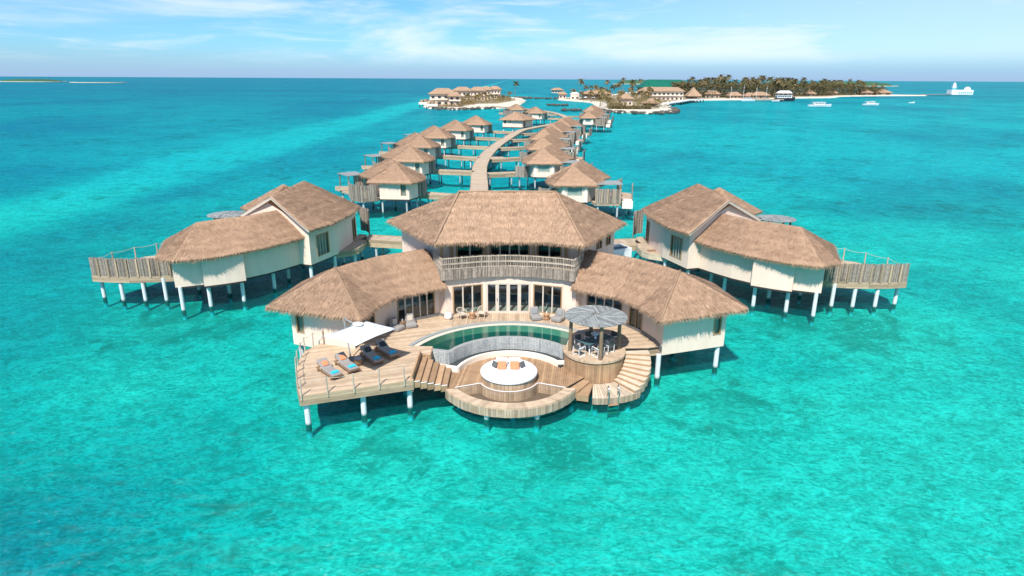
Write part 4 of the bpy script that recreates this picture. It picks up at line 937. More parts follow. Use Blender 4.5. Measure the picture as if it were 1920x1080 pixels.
for i in range(4):
    mb = MB(); n_ = 6
    for a in range(n_):
        for b_ in range(n_):
            q = [canopy_pt(i, a/n_, b_/n_), canopy_pt(i, (a+1)/n_, b_/n_), canopy_pt(i, (a+1)/n_, (b_+1)/n_), canopy_pt(i, a/n_, (b_+1)/n_)]
            if a == 0: q = q[1:] if True else q; q = [ctr]+[canopy_pt(i, 1/n_, b_/n_), canopy_pt(i, 1/n_, (b_+1)/n_)]
            mb.poly(q)
    o_ = mb.build('canopy_panel', MT['fabric_white'], par, smooth=True); bmx = bmesh.new(); bmx.from_mesh(o_.data); bmesh.ops.remove_doubles(bmx, verts=bmx.verts[:], dist=.004); bmesh.ops.recalc_face_normals(bmx, faces=bmx.faces[:]); bmx.to_mesh(o_.data); bmx.free(); sm = o_.modifiers.new('solid', 'SOLIDIFY'); sm.thickness = .012
for i in range(4):
    mb = MB(); mb.beam(ctr+Vector((0, 0, -.05)), cor[i]+Vector((0, 0, -.04)), .025, .03); mb.build('rib', MT['grey_metal'], par)
mb = MB(); mb.lathe([(.0, .12), (.30, .03), (.34, -.02), (.0, .05)], c=tuple(ctr), n=12); mb.build('vent_cap', MT['fabric_white'], par, smooth=True)
# bean bag seats
def beanbag(x, y, rz, label, cush, s=1.0):
    t_ = thing('beanbag_seat', label, 'seat', (x, y, ZD+.003), rz, 'bean bag seats on the terrace')
    mb = MB(); mb.box(-.40, .40, -.46, .42, .0, .36)
    o_ = mb.build('seat_bag', MT['grey_fabric'], t_, smooth=True); soft(o_, .12, 4)
    mb = MB(); mb.hexa([(-.38, .18, .25), (.38, .18, .25), (.38, .46, .15), (-.38, .46, .15)], [(-.30, .40, .84), (.30, .40, .84), (.30, .58, .80), (-.30, .58, .80)]); soft(mb.build('back_bag', MT['grey_fabric'], t_, smooth=True), .10, 4)
    r = Matrix.Rotation(rz, 3, 'Z'); p = V(x, y, ZD)+r @ V(0, .16, .56)
    t2 = thing('seat_pillow', f'{"beige" if cush == "beige_fabric" else "grey"} square pillow on the {label}'.replace('bean bag seat ', 'bean bag '), 'pillow', tuple(p), rz)
    mb = MB(); mb.obox((0, .06, 0), V(.21, 0, 0), V(0, .03, .20).normalized()*.2, V(0, -.05, .03)); soft(mb.build('pillow_body', MT[cush], t2), .04, 3)
beanbag(-8.15, 42.35, math.radians(52), 'taupe bean bag seat by the left wing, nearer the parasol', 'beige_fabric')
beanbag(-7.28, 43.0, math.radians(20), 'taupe bean bag seat by the left wing, nearer the facade', 'beige_fabric')
beanbag(1.78, 44.62, math.radians(15), 'taupe bean bag seat by the facade, left of the wicker stool', 'mid_fabric')
beanbag(3.42, 44.30, math.radians(-32), 'taupe bean bag seat by the facade, right of the wicker stool', 'mid_fabric')
def stool(x, y, label, m='orange_wood'):
    t_ = thing('wicker_stool', label, 'stool', (x, y, ZD+.003))
    mb = MB(); mb.lathe([(.20, 0), (.23, .12), (.19, .25), (.24, .44), (.24, .46), (.0, .47)], n=16); mb.build('body', MT[m], t_, smooth=True)
    mb = MB()
    for z in (.06, .2, .34): mb.lathe([(.235-.02*(z == .2), z), (.25-.02*(z == .2), z+.02), (.235-.02*(z == .2), z+.04)], n=16)
    mb.build('band', MT['teak'], t_)
    mb = MB(); mb.lathe([(.04, .47), (.05, .56), (.03, .62), (0, .63)], n=10); mb.build('lamp', MT['white'], t_)
stool(2.58, 44.55, 'orange wicker stool between the two bean bag seats at the facade')
stool(-7.85, 42.85, 'small wooden stool between the two bean bag seats at the left wing', 'teak')
stool(-2.95, 44.72, 'small banded stool between the two wooden armchairs')
def armchair(x, y, rz, label):
    t_ = thing('wooden_armchair', label, 'chair', (x, y, ZD+.003), rz, 'wooden armchairs by the facade')
    mb = MB(); mb.box(-.27, .27, -.27, .25, .36, .42); soft(mb.build('seat', MT['beige_fabric'], t_), .02)
    mb = MB(); path = [V(.30*math.cos(a), .22+.14*math.sin(a), .62+.16*math.sin(a)) for a in [PI*i/10 for i in range(11)]]; mb.tube([(.29, -.28, .58)]+[tuple(p) for p in path]+[(-.29, -.28, .58)], .028, 7); mb.build('arm_rail', MT['beige_fabric'], t_, smooth=True)
    mb = MB()
    for i in range(7): a = PI*(i+.5)/7; mb.cyl((.25*math.cos(a), .20+.06*math.sin(a), .42), (.30*math.cos(a), .22+.14*math.sin(a), .62+.16*math.sin(a)), .012, n=5)
    mb.build('back_spindles', MT['beige_fabric'], t_)
    for sx in (-1, 1):
        mb = MB(); mb.cyl((sx*.28, -.32, 0), (sx*.27, -.24, .58), .024, n=7); mb.build('leg', MT['beige_fabric'], t_)
        mb = MB(); mb.cyl((sx*.28, .38, 0), (sx*.25, .20, .42), .024, n=7); mb.build('leg', MT['beige_fabric'], t_)
armchair(-3.72, 44.62, math.radians(38), 'pale wooden armchair on the left of the banded stool')
armchair(-2.25, 44.95, math.radians(-12), 'pale wooden armchair on the right of the banded stool')
t_ = thing('ceramic_pot', 'white ceramic pot at the left corner of the facade', 'pot', (-4.72, 44.45, ZD+.003))
mb = MB(); mb.lathe([(.16, 0), (.27, .14), (.30, .28), (.24, .44), (.20, .47), (.22, .50), (.17, .48), (.15, .30)], n=20); mb.build('body', MT['white'], t_, smooth=True)
t_ = thing('ceramic_pot', 'white ceramic pot half hidden behind the pavilion roof', 'pot', (4.75, 43.9, ZD+.003))
mb = MB(); mb.lathe([(.16, 0), (.27, .14), (.30, .28), (.24, .44), (.20, .47), (.22, .50), (.17, .48), (.15, .30)], n=20); mb.build('body', MT['white'], t_, smooth=True)
# day bed
t_ = thing('round_day_bed', 'round white day bed on a timber base on the lower deck', 'day bed', (*DB, ZL))
mb = MB(); mb.prism(arc((0, 0), 1.68, 0, 352, 44), .003, .42); mb.build('base_core', MT['log'], t_)
board_face(t_, 'base_boards', arc((0, 0), 1.68, 0, 360, 44), .003, .42, True, .2, 'fascia', .04)
mb = MB(); mb.lathe([(.0, .40), (1.74, .40), (1.80, .44), (1.80, .56), (1.74, .62), (1.6, .64), (0.0, .65)], n=56); mb.build('mattress', MT['fabric_white'], t_, smooth=True)
def pillow(x, y, z, rz, tilt, m_n, label, wd=.42, ht=.42):
    o_ = thing('day_bed_pillow', label, 'pillow', (x, y, z), rz)
    mb = MB(); mb.obox((0, 0, ht/2*math.sin(tilt)+.06), V(wd/2, 0, 0), V(0, math.cos(tilt), math.sin(tilt))*ht/2, V(0, -math.sin(tilt), math.cos(tilt))*.06); soft(mb.build('pillow_body', MT[m_n], o_), .05, 3)
zb = ZL+.645
pillow(-.62, 37.02, zb, 0, .42, 'coral', 'coral pillow on the left half of the day bed', .58, .64)
pillow(.20, 37.02, zb, 0, .42, 'coral', 'coral pillow on the right half of the day bed', .58, .64)
pillow(-.62, 37.48, zb, 0, 1.0, 'mid_pale', 'white back pillow behind the left coral pillow', .74, .5)
pillow(.20, 37.48, zb, 0, 1.0, 'mid_pale', 'white back pillow behind the right coral pillow', .74, .5)
pillow(-1.07, 37.12, zb, -.9, 1.1, 'slate_fabric', 'dark grey pillow at the left end of the day bed', .45, .36)
pillow(.68, 37.12, zb, .9, 1.1, 'slate_fabric', 'dark grey pillow at the right end of the day bed', .45, .36)
# ============================================================ the two curved guest pavilions
def guest_pavilion(s):
    T = (lambda p: (p[0], p[1])) if s > 0 else (lambda p: (-2.6-p[0], p[1]+.6))
    T3 = lambda p: (*T(p), p[2])
    def TL(l): l = [T(p) for p in l]; return l if s > 0 else l[::-1]
    side = 'right' if s > 0 else 'left'
    r_ = thing('guest_pavilion', f'curved thatched guest pavilion on piles to the {side} of the villa', 'pavilion', (*T((21, 60)), 0), world=True)
    low = [(16.45, 57.83), (17.62, 58.2), (18.55, 56.6), (19.65, 54.95), (20.96, 53.55), (20.68, 52.85), (22.0, 51.95), (23.53, 51.12), (23.80, 51.62), (25.83, 50.75), (27.6, 55.5), (26.3, 60.5), (24.0, 62.6)]
    mb = MB(); wall_run(mb, TL(low), 2.1, 4.62, .25); mb.build('wall', MT['wall'], r_)
    tall = [(20, 72), (14.7, 69.0), (14.6, 66.2), (15.0, 61.9), (16.45, 57.83)]
    op = {3: [(.30, .76, 2.62, 4.75)], 1: [(.15, .8, 2.25, 4.6)]} if s > 0 else {0: [(.24, .70, 2.62, 4.75)], 2: [(.2, .85, 2.25, 4.6)]}
    mb = MB(); tl = TL(tall); wall_run(mb, tl, 2.1, 5.95, .25, op)
    wall_run(mb, TL([(24.0, 62.6), (25, 70), (20, 72)]), 2.1, 5.95, .25); mb.build('tall_wall', MT['wall'], r_)
    i = 3 if s > 0 else 0; a, b_ = (.30, .76) if s > 0 else (.24, .70)
    window(r_, *seg(tl, i, a, b_), 2.62, 4.75, 4, 'window', 'frame_wood', 'frame_pale', 'glass_dim', fw_=.14, mw=.05)
    A_, B_ = seg(tl, i, a+.03, b_-.03); d = (Vector(B_)-Vector(A_)).normalized(); nn = Vector((-d.y, d.x))*.2
    mb = MB(); mb.beam((A_[0]+nn.x, A_[1]+nn.y, 3.68), (B_[0]+nn.x, B_[1]+nn.y, 3.68), .03, 2.0); mb.build('window_blind', MT['blind'], r_)
    i = 1 if s > 0 else 2; a, b_ = (.15, .8) if s > 0 else (.2, .85)
    window(r_, *seg(tl, i, a, b_), 2.25, 4.6, 2, 'entrance_door', 'frame_wood', 'frame_wood', 'glass_dim', fw_=.16, mw=.2)
    # gable
    P1 = Vector((20.35, 60.0, 8.2)); A2, G2 = Vector((16.5, 57.95, 0)), Vector((24.2, 62.75, 0)); mm = (A2+G2)/2; nrm = Vector((.53, -.85, 0))*.1
    mb = MB(); f_ = [(A2.x, A2.y, 4.6), (G2.x, G2.y, 4.6), (G2.x, G2.y, 5.75), (mm.x, mm.y, 8.0), (A2.x, A2.y, 5.75)]
    fr_ = [T3(V(p)+nrm) for p in f_]; bk = [T3(V(p)-nrm) for p in f_]; n = 5; b0 = len(mb.v); mb.v += fr_+bk; mb.f += [list(range(n)), list(range(2*n-1, n-1, -1))]+[[k, (k+1) % n, n+(k+1) % n, n+k] for k in range(n)]; mb.p += [.5]*(n+2); mb.build('gable_wall', MT['wall'], r_)
    mb = MB()
    for p, q in (((16.0, 56.75, 5.62), (20.32, 59.75, 8.14)), ((20.32, 59.75, 8.14), (24.75, 63.0, 5.66))): mb.beam(T3(p), T3(q), .10, .26)
    mb.build('barge_board', MT['frame_pale'], r_)
    # roofs
    z = 4.80; E_ = [(16.8, 58.45), (18.3, 55.6), (20.3, 52.85), (22.95, 50.45), (25.1, 49.6), (26.95, 50.5)]; BT = (29.3, 56.7); Bk = [(28.2, 60.5), (26.0, 63.0), (23.9, 64.6)]; Rg = [(19.95, 59.8), (21.5, 57.1), (23.6, 55.6), (24.9, 54.1)]; zr = 7.0
    e_ = [T3((*p, z)) for p in E_]; bt = T3((*BT, z)); bk = [T3((*p, z)) for p in Bk]; rg = [T3((*p, zr)) for p in Rg]
    thatch(r_, [[e_[0], e_[1], rg[1], rg[0]], [e_[1], e_[2], e_[3], rg[2], rg[1]], [e_[3], e_[4], rg[3], rg[2]], [e_[4], e_[5], rg[3]], [e_[5], bt, rg[3]], [bt, bk[0], rg[2], rg[3]], [bk[0], bk[1], rg[1], rg[2]], [bk[1], bk[2], rg[0], rg[1]]], dens=150, name='low_roof', sub=1.1)
    z = 5.8; A, B, C, D, E, F, G = [T3((*p, z)) for p in ((16.0, 56.7), (14.75, 59.4), (13.9, 64.5), (14.0, 68.4), (18, 74), (25.5, 72), (24.75, 63.3))]; p1, p2 = T3((20.35, 59.75, 8.3)), T3((19.4, 67, 8.75))
    thatch(r_, [[A, B, p1], [B, C, p2, p1], [C, D, p2], [D, E, p2], [E, F, p2], [F, G, p1, p2]], dens=150, name='high_roof', sub=1.1)
    z = 5.6; A, B, C, D = [T3((*p, z)) for p in ((23.5, 64.8), (27.0, 68.3), (25.0, 74), (19.5, 72.5))]; p1 = T3((22.2, 68.6, 8.1))
    thatch(r_, [[A, B, p1], [B, C, p1], [C, D, p1], [D, A, p1]], dens=50, name='rear_roof', sub=1.1)
    # entrance deck
    dk = TL([(13.3, 65.5), (13.42, 63.9), (13.9, 63.0), (15.2, 62.2), (15.1, 64), (14.75, 66.2), (14.8, 70.2), (14.0, 70.0), (13.4, 68.0)])
    planks('deck_boards', dk, math.radians(80), 2.22, MT['jetty'], r_, .2); mb = MB(); mb.prism(dk, 1.7, 2.18); mb.build('deck_frame', MT['deck'], r_)
    e1 = [(13.98, 70.0), (13.35, 68.0), (13.25, 65.5), (13.37, 63.85), (13.9, 62.95), (15.25, 62.1)]
    board_face(r_, 'deck_fascia', TL(e1), 1.62, 2.24, False, .2, 'deck_pale' if s > 0 else 'fascia', .05)
    cane_screen(r_, [T(p) for p in ((13.5, 69.8), (13.7, 70.9), (14.3, 71.8), (15.0, 72.2))], 2.2, 4.9, 'cane_screen', .05, .1)
    mb = MB(); mb.box(*sorted((T((14.66, 0))[0], T((14.80, 0))[0])), T((0, 66.3))[1], T((0, 67.3))[1], 2.25, 4.7); mb.build('doorway_shade', MT['dark'], r_)  # near-black slab standing in for the unlit inside of the entrance
    # screened deck at the far end
    fen = [(26.4, 54.2), (27.6, 53.62), (29.2, 53.28), (31.1, 53.14), (32.8, 53.2), (34.55, 53.5)]
    dk2 = TL(fen+[(35.3, 56.0), (33.5, 60.2), (29.5, 62.3), (26.8, 60.0), (27.4, 56)])
    planks('deck_boards', dk2, math.radians(0), 2.2, MT['jetty'], r_, .2); mb = MB(); mb.prism(dk2, 1.85, 2.16); mb.build('deck_frame', MT['underside'], r_)
    board_face(r_, 'deck_fascia', TL(fen+[(35.3, 56.0)]), 1.74, 2.30, False, .18, 'fascia', .05)
    cane_screen(r_, [T(p) for p in fen], 2.28, 3.95, 'cane_screen', .045, .082)
    fl = [V(*p, 0) for p in fen]
    for k in range(len(fl)-1):
        for tt in ((.0, .55) if k else (.5,)):
            p = fl[k].lerp(fl[k+1], tt); q = T((p.x, p.y-.07)); mb = MB(); mb.box(q[0]-.07, q[0]+.07, q[1]-.04, q[1]+.04, 2.28, 3.9); mb.build('screen_post', MT['fascia'], r_)
    for p in ((21.34, 53.4), (23.64, 51.95), (25.55, 50.95), (28.3, 53.5), (30.1, 53.35), (32.1, 53.4), (34.3, 54.2), (19.88, 57.0), (16.7, 58.3), (15.4, 62.0), (19.6, 60.2), (23.5, 55.5), (26.8, 56.5), (29.5, 58.5), (32.5, 57.5), (24, 60), (15.6, 66), (20, 66), (13.9, 64.2), (14.2, 68.5)):
        x, y = T(p); pile(r_, x, y, 2.12 if p not in ((13.9, 64.2), (14.2, 68.5)) else 1.7, .2)
    mb = MB(); mb.prism(TL(low[:-1]+[(23.8, 62.4), (24.8, 69.8), (19.9, 71.8), (14.9, 68.8), (14.8, 66.2), (15.2, 61.9)]), 1.95, 2.08); mb.build('floor_slab', MT['underside'], r_)
    rope_rail(f'rope railing on the outer edge of the {side} guest pavilion deck', [T(p) for p in ((34.9, 54.8), (34.6, 56.9), (33.6, 58.8), (32.3, 60.3), (30.7, 61.3), (29.2, 62.0))], 2.2, 1.35, r=.06)
    g_ = copy_tree(pav); g_.location = (*T((28.9, 69.0)), 2.25); g_.rotation_euler = (0, 0, .6*s); tag(g_, f'grey slatted disc roof showing behind the {side} guest pavilion')
    mb = MB(); mb.prism([T(p) for p in arc((28.9, 69), 2.6, 0, 345, 23)], 1.9, 2.24); dkk = mb.build('disc_deck', MT['deck'], r_)
    for a in (20, 140, 260): x, y = T((28.9+1.9*math.cos(math.radians(a)), 69+1.9*math.sin(math.radians(a)))); pile(r_, x, y, 1.95, .18)
guest_pavilion(1); guest_pavilion(-1)
t_ = thing('seat_pad', 'flat brown cushion lying on the right guest pavilion entrance deck', 'cushion', (14.35, 63.9, 2.225), .4)
mb = MB(); mb.box(-.4, .4, -.25, .25, 0, .1); soft(mb.build('pad_body', MT['teak'], t_), .03)

# ============================================================ jetty and side walkways
def walkway(label, pts, wd, zt=2.22, depth=.62, name='walkway', bw=.22, pile_step=7.0, group=None, mat='jetty', fmat='fascia', edge=None):
    t_ = thing(name, label, 'walkway', (pts[0][0], pts[0][1], 0), world=True, group=group)
    P_ = [Vector((p[0], p[1], 0)) for p in pts]; cum = [0]
    for a, b_ in zip(P_, P_[1:]): cum.append(cum[-1]+(b_-a).length)
    def at(s):
        s = max(0, min(cum[-1], s))
        for i in range(len(cum)-1):
            if s <= cum[i+1]+1e-9: u = (s-cum[i])/max(1e-9, cum[i+1]-cum[i]); return P_[i].lerp(P_[i+1], u)
        return P_[-1]
    def nrm(s): d = at(s+.6)-at(s-.6); d.normalize(); return Vector((-d.y, d.x, 0))
    n = max(2, int(cum[-1]/bw)); mb = MB(); h = wd/2
    for i in range(n):
        s0, s1 = cum[-1]*i/n, cum[-1]*(i+1)/n-.015; a, b_, na, nb = at(s0), at(s1), nrm(s0), nrm(s1)
        q = [a+na*h, a-na*h, b_-nb*h, b_+nb*h]; mb.hexa([(p.x, p.y, zt-.05) for p in q], [(p.x, p.y, zt) for p in q])
    mb.build('deck_boards', MT[mat], t_, kind='stuff')
    m2 = max(2, int(cum[-1]/3))
    for sgn in (1, -1):
        mb = MB()
        for i in range(m2):
            a, b_ = at(cum[-1]*i/m2), at(cum[-1]*(i+1)/m2); na, nb = nrm(cum[-1]*i/m2), nrm(cum[-1]*(i+1)/m2)
            for z0, z1, ex in ((zt-depth, zt-.22, 0), (zt-.21, zt+.06, .03)):
                o1, o2, i1, i2 = a+na*sgn*(h+.06+ex), b_+nb*sgn*(h+.06+ex), a+na*sgn*(h-.0), b_+nb*sgn*(h-.0)
                q = [i1, i2, o2, o1] if sgn < 0 else [o1, o2, i2, i1]
                mb.hexa([(p.x, p.y, z0) for p in q], [(p.x, p.y, z1) for p in q])
        mb.build('side_fascia', MT[fmat], t_)
    s = pile_step*.5
    while s < cum[-1]:
        for sgn in (1, -1):
            p = at(s)+nrm(s)*sgn*(h*.8); mb = MB(); mb.cyl((p.x, p.y, -2.2), (p.x, p.y, zt-.05), .125, .125, 10); mb.build('pile', MT['pile_shaded'], t_)
        s += pile_step
    return t_
JP = [(-1.5, 58), (-3.5, 74), (-4.9, 92), (-5.6, 108), (-6.35, 122), (-6.6, 135), (-6.1, 152), (-4.4, 173), (-1.7, 195), (2.6, 225), (8.0, 241), (15, 258), (21.5, 280), (24.5, 300), (23.5, 332), (18.2, 366), (6, 398), (-12, 428)]
walkway('long curving timber jetty running from the villa to the islands', [(p.x, p.y) for p in poly_smooth(JP, 6)], 2.75, name='jetty', bw=.45, pile_step=9, depth=.5)
mb = MB()
walkway('timber bridge from the villa back to the left guest pavilion', [(-2.5, 66.2), (-16.4, 69.2)], 2.2, pile_step=5, depth=.75)
walkway('timber bridge from the villa back to the right guest pavilion', [(-2.4, 65.6), (13.8, 68.0)], 2.2, pile_step=5, depth=.75)

# ============================================================ water bungalows along the jetty
def bungalow_left():
    r_ = thing('water_bungalow', 'x', 'bungalow', (0, 0, 0))
    W_ = [(-4.45, .25), (0, 0), (.95, 2.2), (1.0, 6.5), (-1.5, 9.5), (-6.2, 9.5), (-7.0, 5.5), (-4.6, 2.5)]
    mb = MB(); wall_run(mb, W_, 2.1, 4.9, .22, {0: [(.72, .90, 2.65, 4.5)]}, closed=True); mb.build('wall', MT['wall'], r_)
    window(r_, *seg(W_, 0, .72, .90), 2.65, 4.5, 1, 'window', 'frame_wood', None, 'glass_dim', fw_=.09)
    mb = MB(); a, b_ = seg(W_, 0, .72, .90); mb.beam((a[0], a[1]+.2, 3.6), (b_[0], b_[1]+.2, 3.6), .03, 1.9); mb.build('window_blind', MT['blind'], r_)
    mb = MB(); mb.prism(W_, 1.9, 2.09); mb.build('floor_slab', MT['underside'], r_)
    z = 4.65; e = [(-6.1, .0, z), (.5, -.75, z), (1.75, 2.0, z), (1.7, 6.2, z), (-2.0, 7.5, z), (-6.6, 4.5, z)]; p1, p2 = (-2.3, 2.9, 7.0), (-3.2, 4.6, 7.1)
    thatch(r_, [[e[0], e[1], p1], [e[1], e[2], p1], [e[2], e[3], p2, p1], [e[3], e[4], p2], [e[4], e[5], p2], [e[5], e[0], p1, p2]], dens=75, name='front_roof', sub=1.3, fringe=22, width=.06)
    e = [(-5.6, 2.6, z+.1), (-8.9, 6.6, z+.1), (-7.5, 11.5, z+.1), (-1.5, 11.2, z+.1), (1.5, 6.6, z+.1), (-1.0, 3.2, z+.1)]; p1, p2 = (-3.3, 5.4, 7.25), (-4.3, 8.2, 7.2)
    thatch(r_, [[e[0], e[1], p2, p1][::-1], [e[1], e[2], p2], [e[2], e[3], p2], [e[3], e[4], p1, p2], [e[4], e[5], p1], [e[5], e[0], p1]], dens=60, name='rear_roof', sub=1.3, fringe=18, width=.06)
    cane_screen(r_, [(-9.6, 3.2), (-8.6, .2), (-6.6, -1.3), (-4.6, -.4)], 1.95, 4.3, 'cane_screen', .06, .12)
    cane_screen(r_, [(1.15, 2.6), (1.75, 3.6), (1.9, 5.0)], 2.0, 4.6, 'entrance_screen', .06, .12)
    dk = [(-9.6, 3.2), (-8.6, .2), (-6.6, -1.3), (-4.5, -.3), (-4.6, 2.5), (-7, 5.5), (-8, 8.5), (-11, 9.5), (-12.6, 8.2), (-10.2, 5.2)]
    mb = MB(); mb.prism(dk, 1.85, 2.15); mb.build('sun_deck', MT['jetty'], r_)
    mb = MB(); mb.hexa([(-12.5, 8.0, 4.70), (-10.0, 5.0, 4.70), (-7.9, 6.8, 4.74), (-10.2, 9.9, 4.74)], [(-12.5, 8.0, 4.80), (-10.0, 5.0, 4.80), (-7.9, 6.8, 4.84), (-10.2, 9.9, 4.84)]); mb.build('pergola_roof', MT['slat_grey'], r_)
    for x, y in ((-12.1, 7.9), (-10.1, 5.4), (-8.3, 6.9), (-10.2, 9.3)): mb = MB(); mb.cyl((x, y, 2.1), (x, y, 4.72), .10, n=7); mb.build('pergola_post', MT['log'], r_)
    mb = MB(); mb.box(-12.7, -10.6, 7.0, 7.1, 2.2, 2.9); mb.build('deck_rail', MT['fascia_grey'], r_)
    cane_screen(r_, [(-9.3, 6.2), (-7.4, 7.9)], 2.1, 4.6, 'pergola_screen', .06, .13)
    for x, y in ((-4.1, .6), (-.5, .4), (.7, 2.5), (.7, 6), (-6.6, -.8), (-8.9, 2.5), (-6.6, 5.5), (-11.8, 7.8), (-3, 5), (-1.5, 9), (-6, 9), (-10, 6)):
        mb = MB(); mb.cyl((x, y, -2.2), (x, y, 1.95), .14, n=9); mb.build('pile', MT['pile_shaded'], r_)
    return r_
def bungalow_right():
    r_ = thing('water_bungalow', 'x', 'bungalow', (0, 0, 0))
    W_ = [(-3.7, .2), (0, 0), (.6, 1.0), (2.0, 6.5), (0, 10), (-3.5, 10), (-5.2, 6.0), (-5.0, 3.0)]
    mb = MB(); wall_run(mb, W_, 2.1, 4.9, .22, {0: [(.2, .8, 3.05, 4.4)]}, closed=True); mb.build('wall', MT['wall'], r_)
    window(r_, *seg(W_, 0, .2, .8), 3.05, 4.4, 1, 'window', 'frame_pale', None, 'glass_dim', fw_=.09)
    mb = MB(); a, b_ = seg(W_, 0, .2, .8); mb.beam((a[0], a[1]+.12, 3.7), (b_[0], b_[1]+.12, 3.7), .03, 1.3); mb.build('window_blind', MT['blind_pale'], r_)
    for t0 in (.08, .92): mb = MB(); a = seg(W_, 0, t0-.05, t0+.05); mb.beam((*a[0], 3.5), (*a[1], 3.5), .16, 2.7); mb.build('wall_pier', MT['wall_white'], r_)
    mb = MB(); mb.prism(W_, 1.9, 2.09); mb.build('floor_slab', MT['underside'], r_)
    z = 4.65; e = [(-4.9, -.3, z), (1.6, -.4, z), (3.1, 2.0, z), (2.4, 6.5, z), (-2.6, 7.5, z), (-5.9, 4.5, z), (-5.7, 1.6, z)]; p1, p2 = (-2.0, 2.9, 7.0), (-1.1, 4.9, 7.1)
    thatch(r_, [[e[0], e[1], p1], [e[1], e[2], p1], [e[2], e[3], p2, p1], [e[3], e[4], p2], [e[4], e[5], p2], [e[5], e[6], p1, p2], [e[6], e[0], p1]], dens=75, name='front_roof', sub=1.3, fringe=22, width=.06)
    e = [(1.6, 2.7, z+.1), (4.3, 7.5, z+.1), (3.0, 11.5, z+.1), (-2.5, 11.2, z+.1), (-5.6, 6.6, z+.1), (-2.6, 3.4, z+.1)]; p1, p2 = (-1.2, 5.6, 7.25), (.0, 8.2, 7.2)
    thatch(r_, [[e[0], e[1], p2, p1], [e[1], e[2], p2], [e[2], e[3], p2], [e[3], e[4], p1, p2], [e[4], e[5], p1], [e[5], e[0], p1]], dens=60, name='rear_roof', sub=1.3, fringe=18, width=.06)
    cane_screen(r_, [(-7.0, 2.8), (-6.5, 1.5), (-5.4, .8), (-4.6, 2.0)], 1.95, 3.9, 'entrance_screen', .06, .12)
    dk = [(1.0, -.6), (4.6, -.7), (4.7, 2.0), (7.2, 3.5), (7.6, 8.0), (3, 11), (1.8, 6), (.7, 1.0)]
    mb = MB(); mb.prism(dk, 1.75, 2.15); mb.build('sun_deck', MT['fascia_grey'], r_)
    mb = MB(); mb.box(1.2, 4.9, -.5, 3.0, 4.72, 4.84); mb.build('pergola_roof', MT['slat_grey'], r_)
    cane_screen(r_, [(1.1, -.6), (4.6, -.7)], 2.1, 4.15, 'pergola_screen', .06, .12)
    for x in (1.1, 1.95, 2.8, 3.7, 4.6): mb = MB(); mb.box(x-.07, x+.07, -.80, -.68, 2.1, 4.2); mb.build('screen_post', MT['fascia'], r_)
    for x, y in ((1.3, -.5), (4.65, -.5), (4.65, 2.8)): mb = MB(); mb.box(x-.07, x+.07, y-.07, y+.07, 2.1, 4.72); mb.build('pergola_post', MT['log'], r_)
    cane_screen(r_, [(4.7, 3.2), (5.6, 4.6)], 2.0, 4.9, 'side_screen', .07, .13); cane_screen(r_, [(7.0, 3.2), (7.6, 6.5)], 1.6, 4.0, 'side_screen', .07, .13)
    mb = MB(); wall_run(mb, [(5.1, 0.2), (6.6, .1), (6.8, 2.6), (5.2, 2.8)], 1.2, 2.2, .16, closed=True); mb.build('plunge_tub', MT['wall_white'], r_)
    mb = MB(); mb.prism([(5.2, .3), (6.5, .2), (6.7, 2.5), (5.3, 2.7)], 1.3, 1.9); mb.build('tub_water', MT['shelf'], r_)
    for x, y in ((-3.4, .6), (-.3, .4), (1.5, -.3), (4.3, -.4), (-4.7, 3), (-6.2, 2), (1.5, 6), (4.2, 2.5), (6.8, 4), (5.9, 1.4), (-3, 9.5), (0, 9)):
        mb = MB(); mb.cyl((x, y, -2.2), (x, y, 1.95), .14, n=9); mb.build('pile', MT['pile_shaded'], r_)
    return r_
bl, br = bungalow_left(), bungalow_right()
LB = [(-15.1, 93.2, 0, 'first'), (-16.6, 118.2, 0, 'second'), (-18.3, 143.5, 0, 'third'), (-17.1, 166.8, -2, 'fourth'), (-13.9, 191.8, -4, 'fifth'), (-9.4, 216.8, -6, 'sixth')]
for i, (x, y, a, nth) in enumerate(LB):
    o_ = bl if i == 0 else copy_tree(bl); o_.location = (x, y, 0); o_.rotation_euler = (0, 0, math.radians(a))
    tag(o_, f'thatched water bungalow, {nth} on the left of the jetty counted from the villa', None, 'water bungalows along the jetty')
RB = [(10.8, 91.6, 0, 'first'), (7.5, 116.2, 0, 'second'), (8.4, 140.0, -2, 'third'), (9.6, 163.5, -5, 'fourth'), (12.8, 186.5, -9, 'fifth'), (17.0, 209.5, -12, 'sixth')]
for i, (x, y, a, nth) in enumerate(RB):
    o_ = br if i == 0 else copy_tree(br); o_.location = (x, y, 0); o_.rotation_euler = (0, 0, math.radians(a))
    tag(o_, f'thatched water bungalow, {nth} on the right of the jetty counted from the villa', None, 'water bungalows along the jetty')
for x, y, a, lb in ((31.3, 258.0, -8, 'thatched water bungalow at the front of the cluster right of the far bend'), (35.5, 283.0, -8, 'thatched water bungalow in the middle of the cluster right of the far bend'), (38.5, 312.0, -6, 'thatched water bungalow at the back of the cluster right of the far bend')):
    o_ = copy_tree(br); o_.location = (x, y, 0); o_.rotation_euler = (0, 0, math.radians(a)); tag(o_, lb, None, 'water bungalows at the far bend')
for x, y, a, lb in ((12.7, 293.0, -10, 'thatched water bungalow behind the broad cream bungalow at the far bend'), (4.5, 325.0, -8, 'thatched water bungalow with grey screen, farthest on the left at the far bend')):
    o_ = copy_tree(bl); o_.location = (x, y, 0); o_.rotation_euler = (0, 0, math.radians(a)); tag(o_, lb, None, 'water bungalows at the far bend')
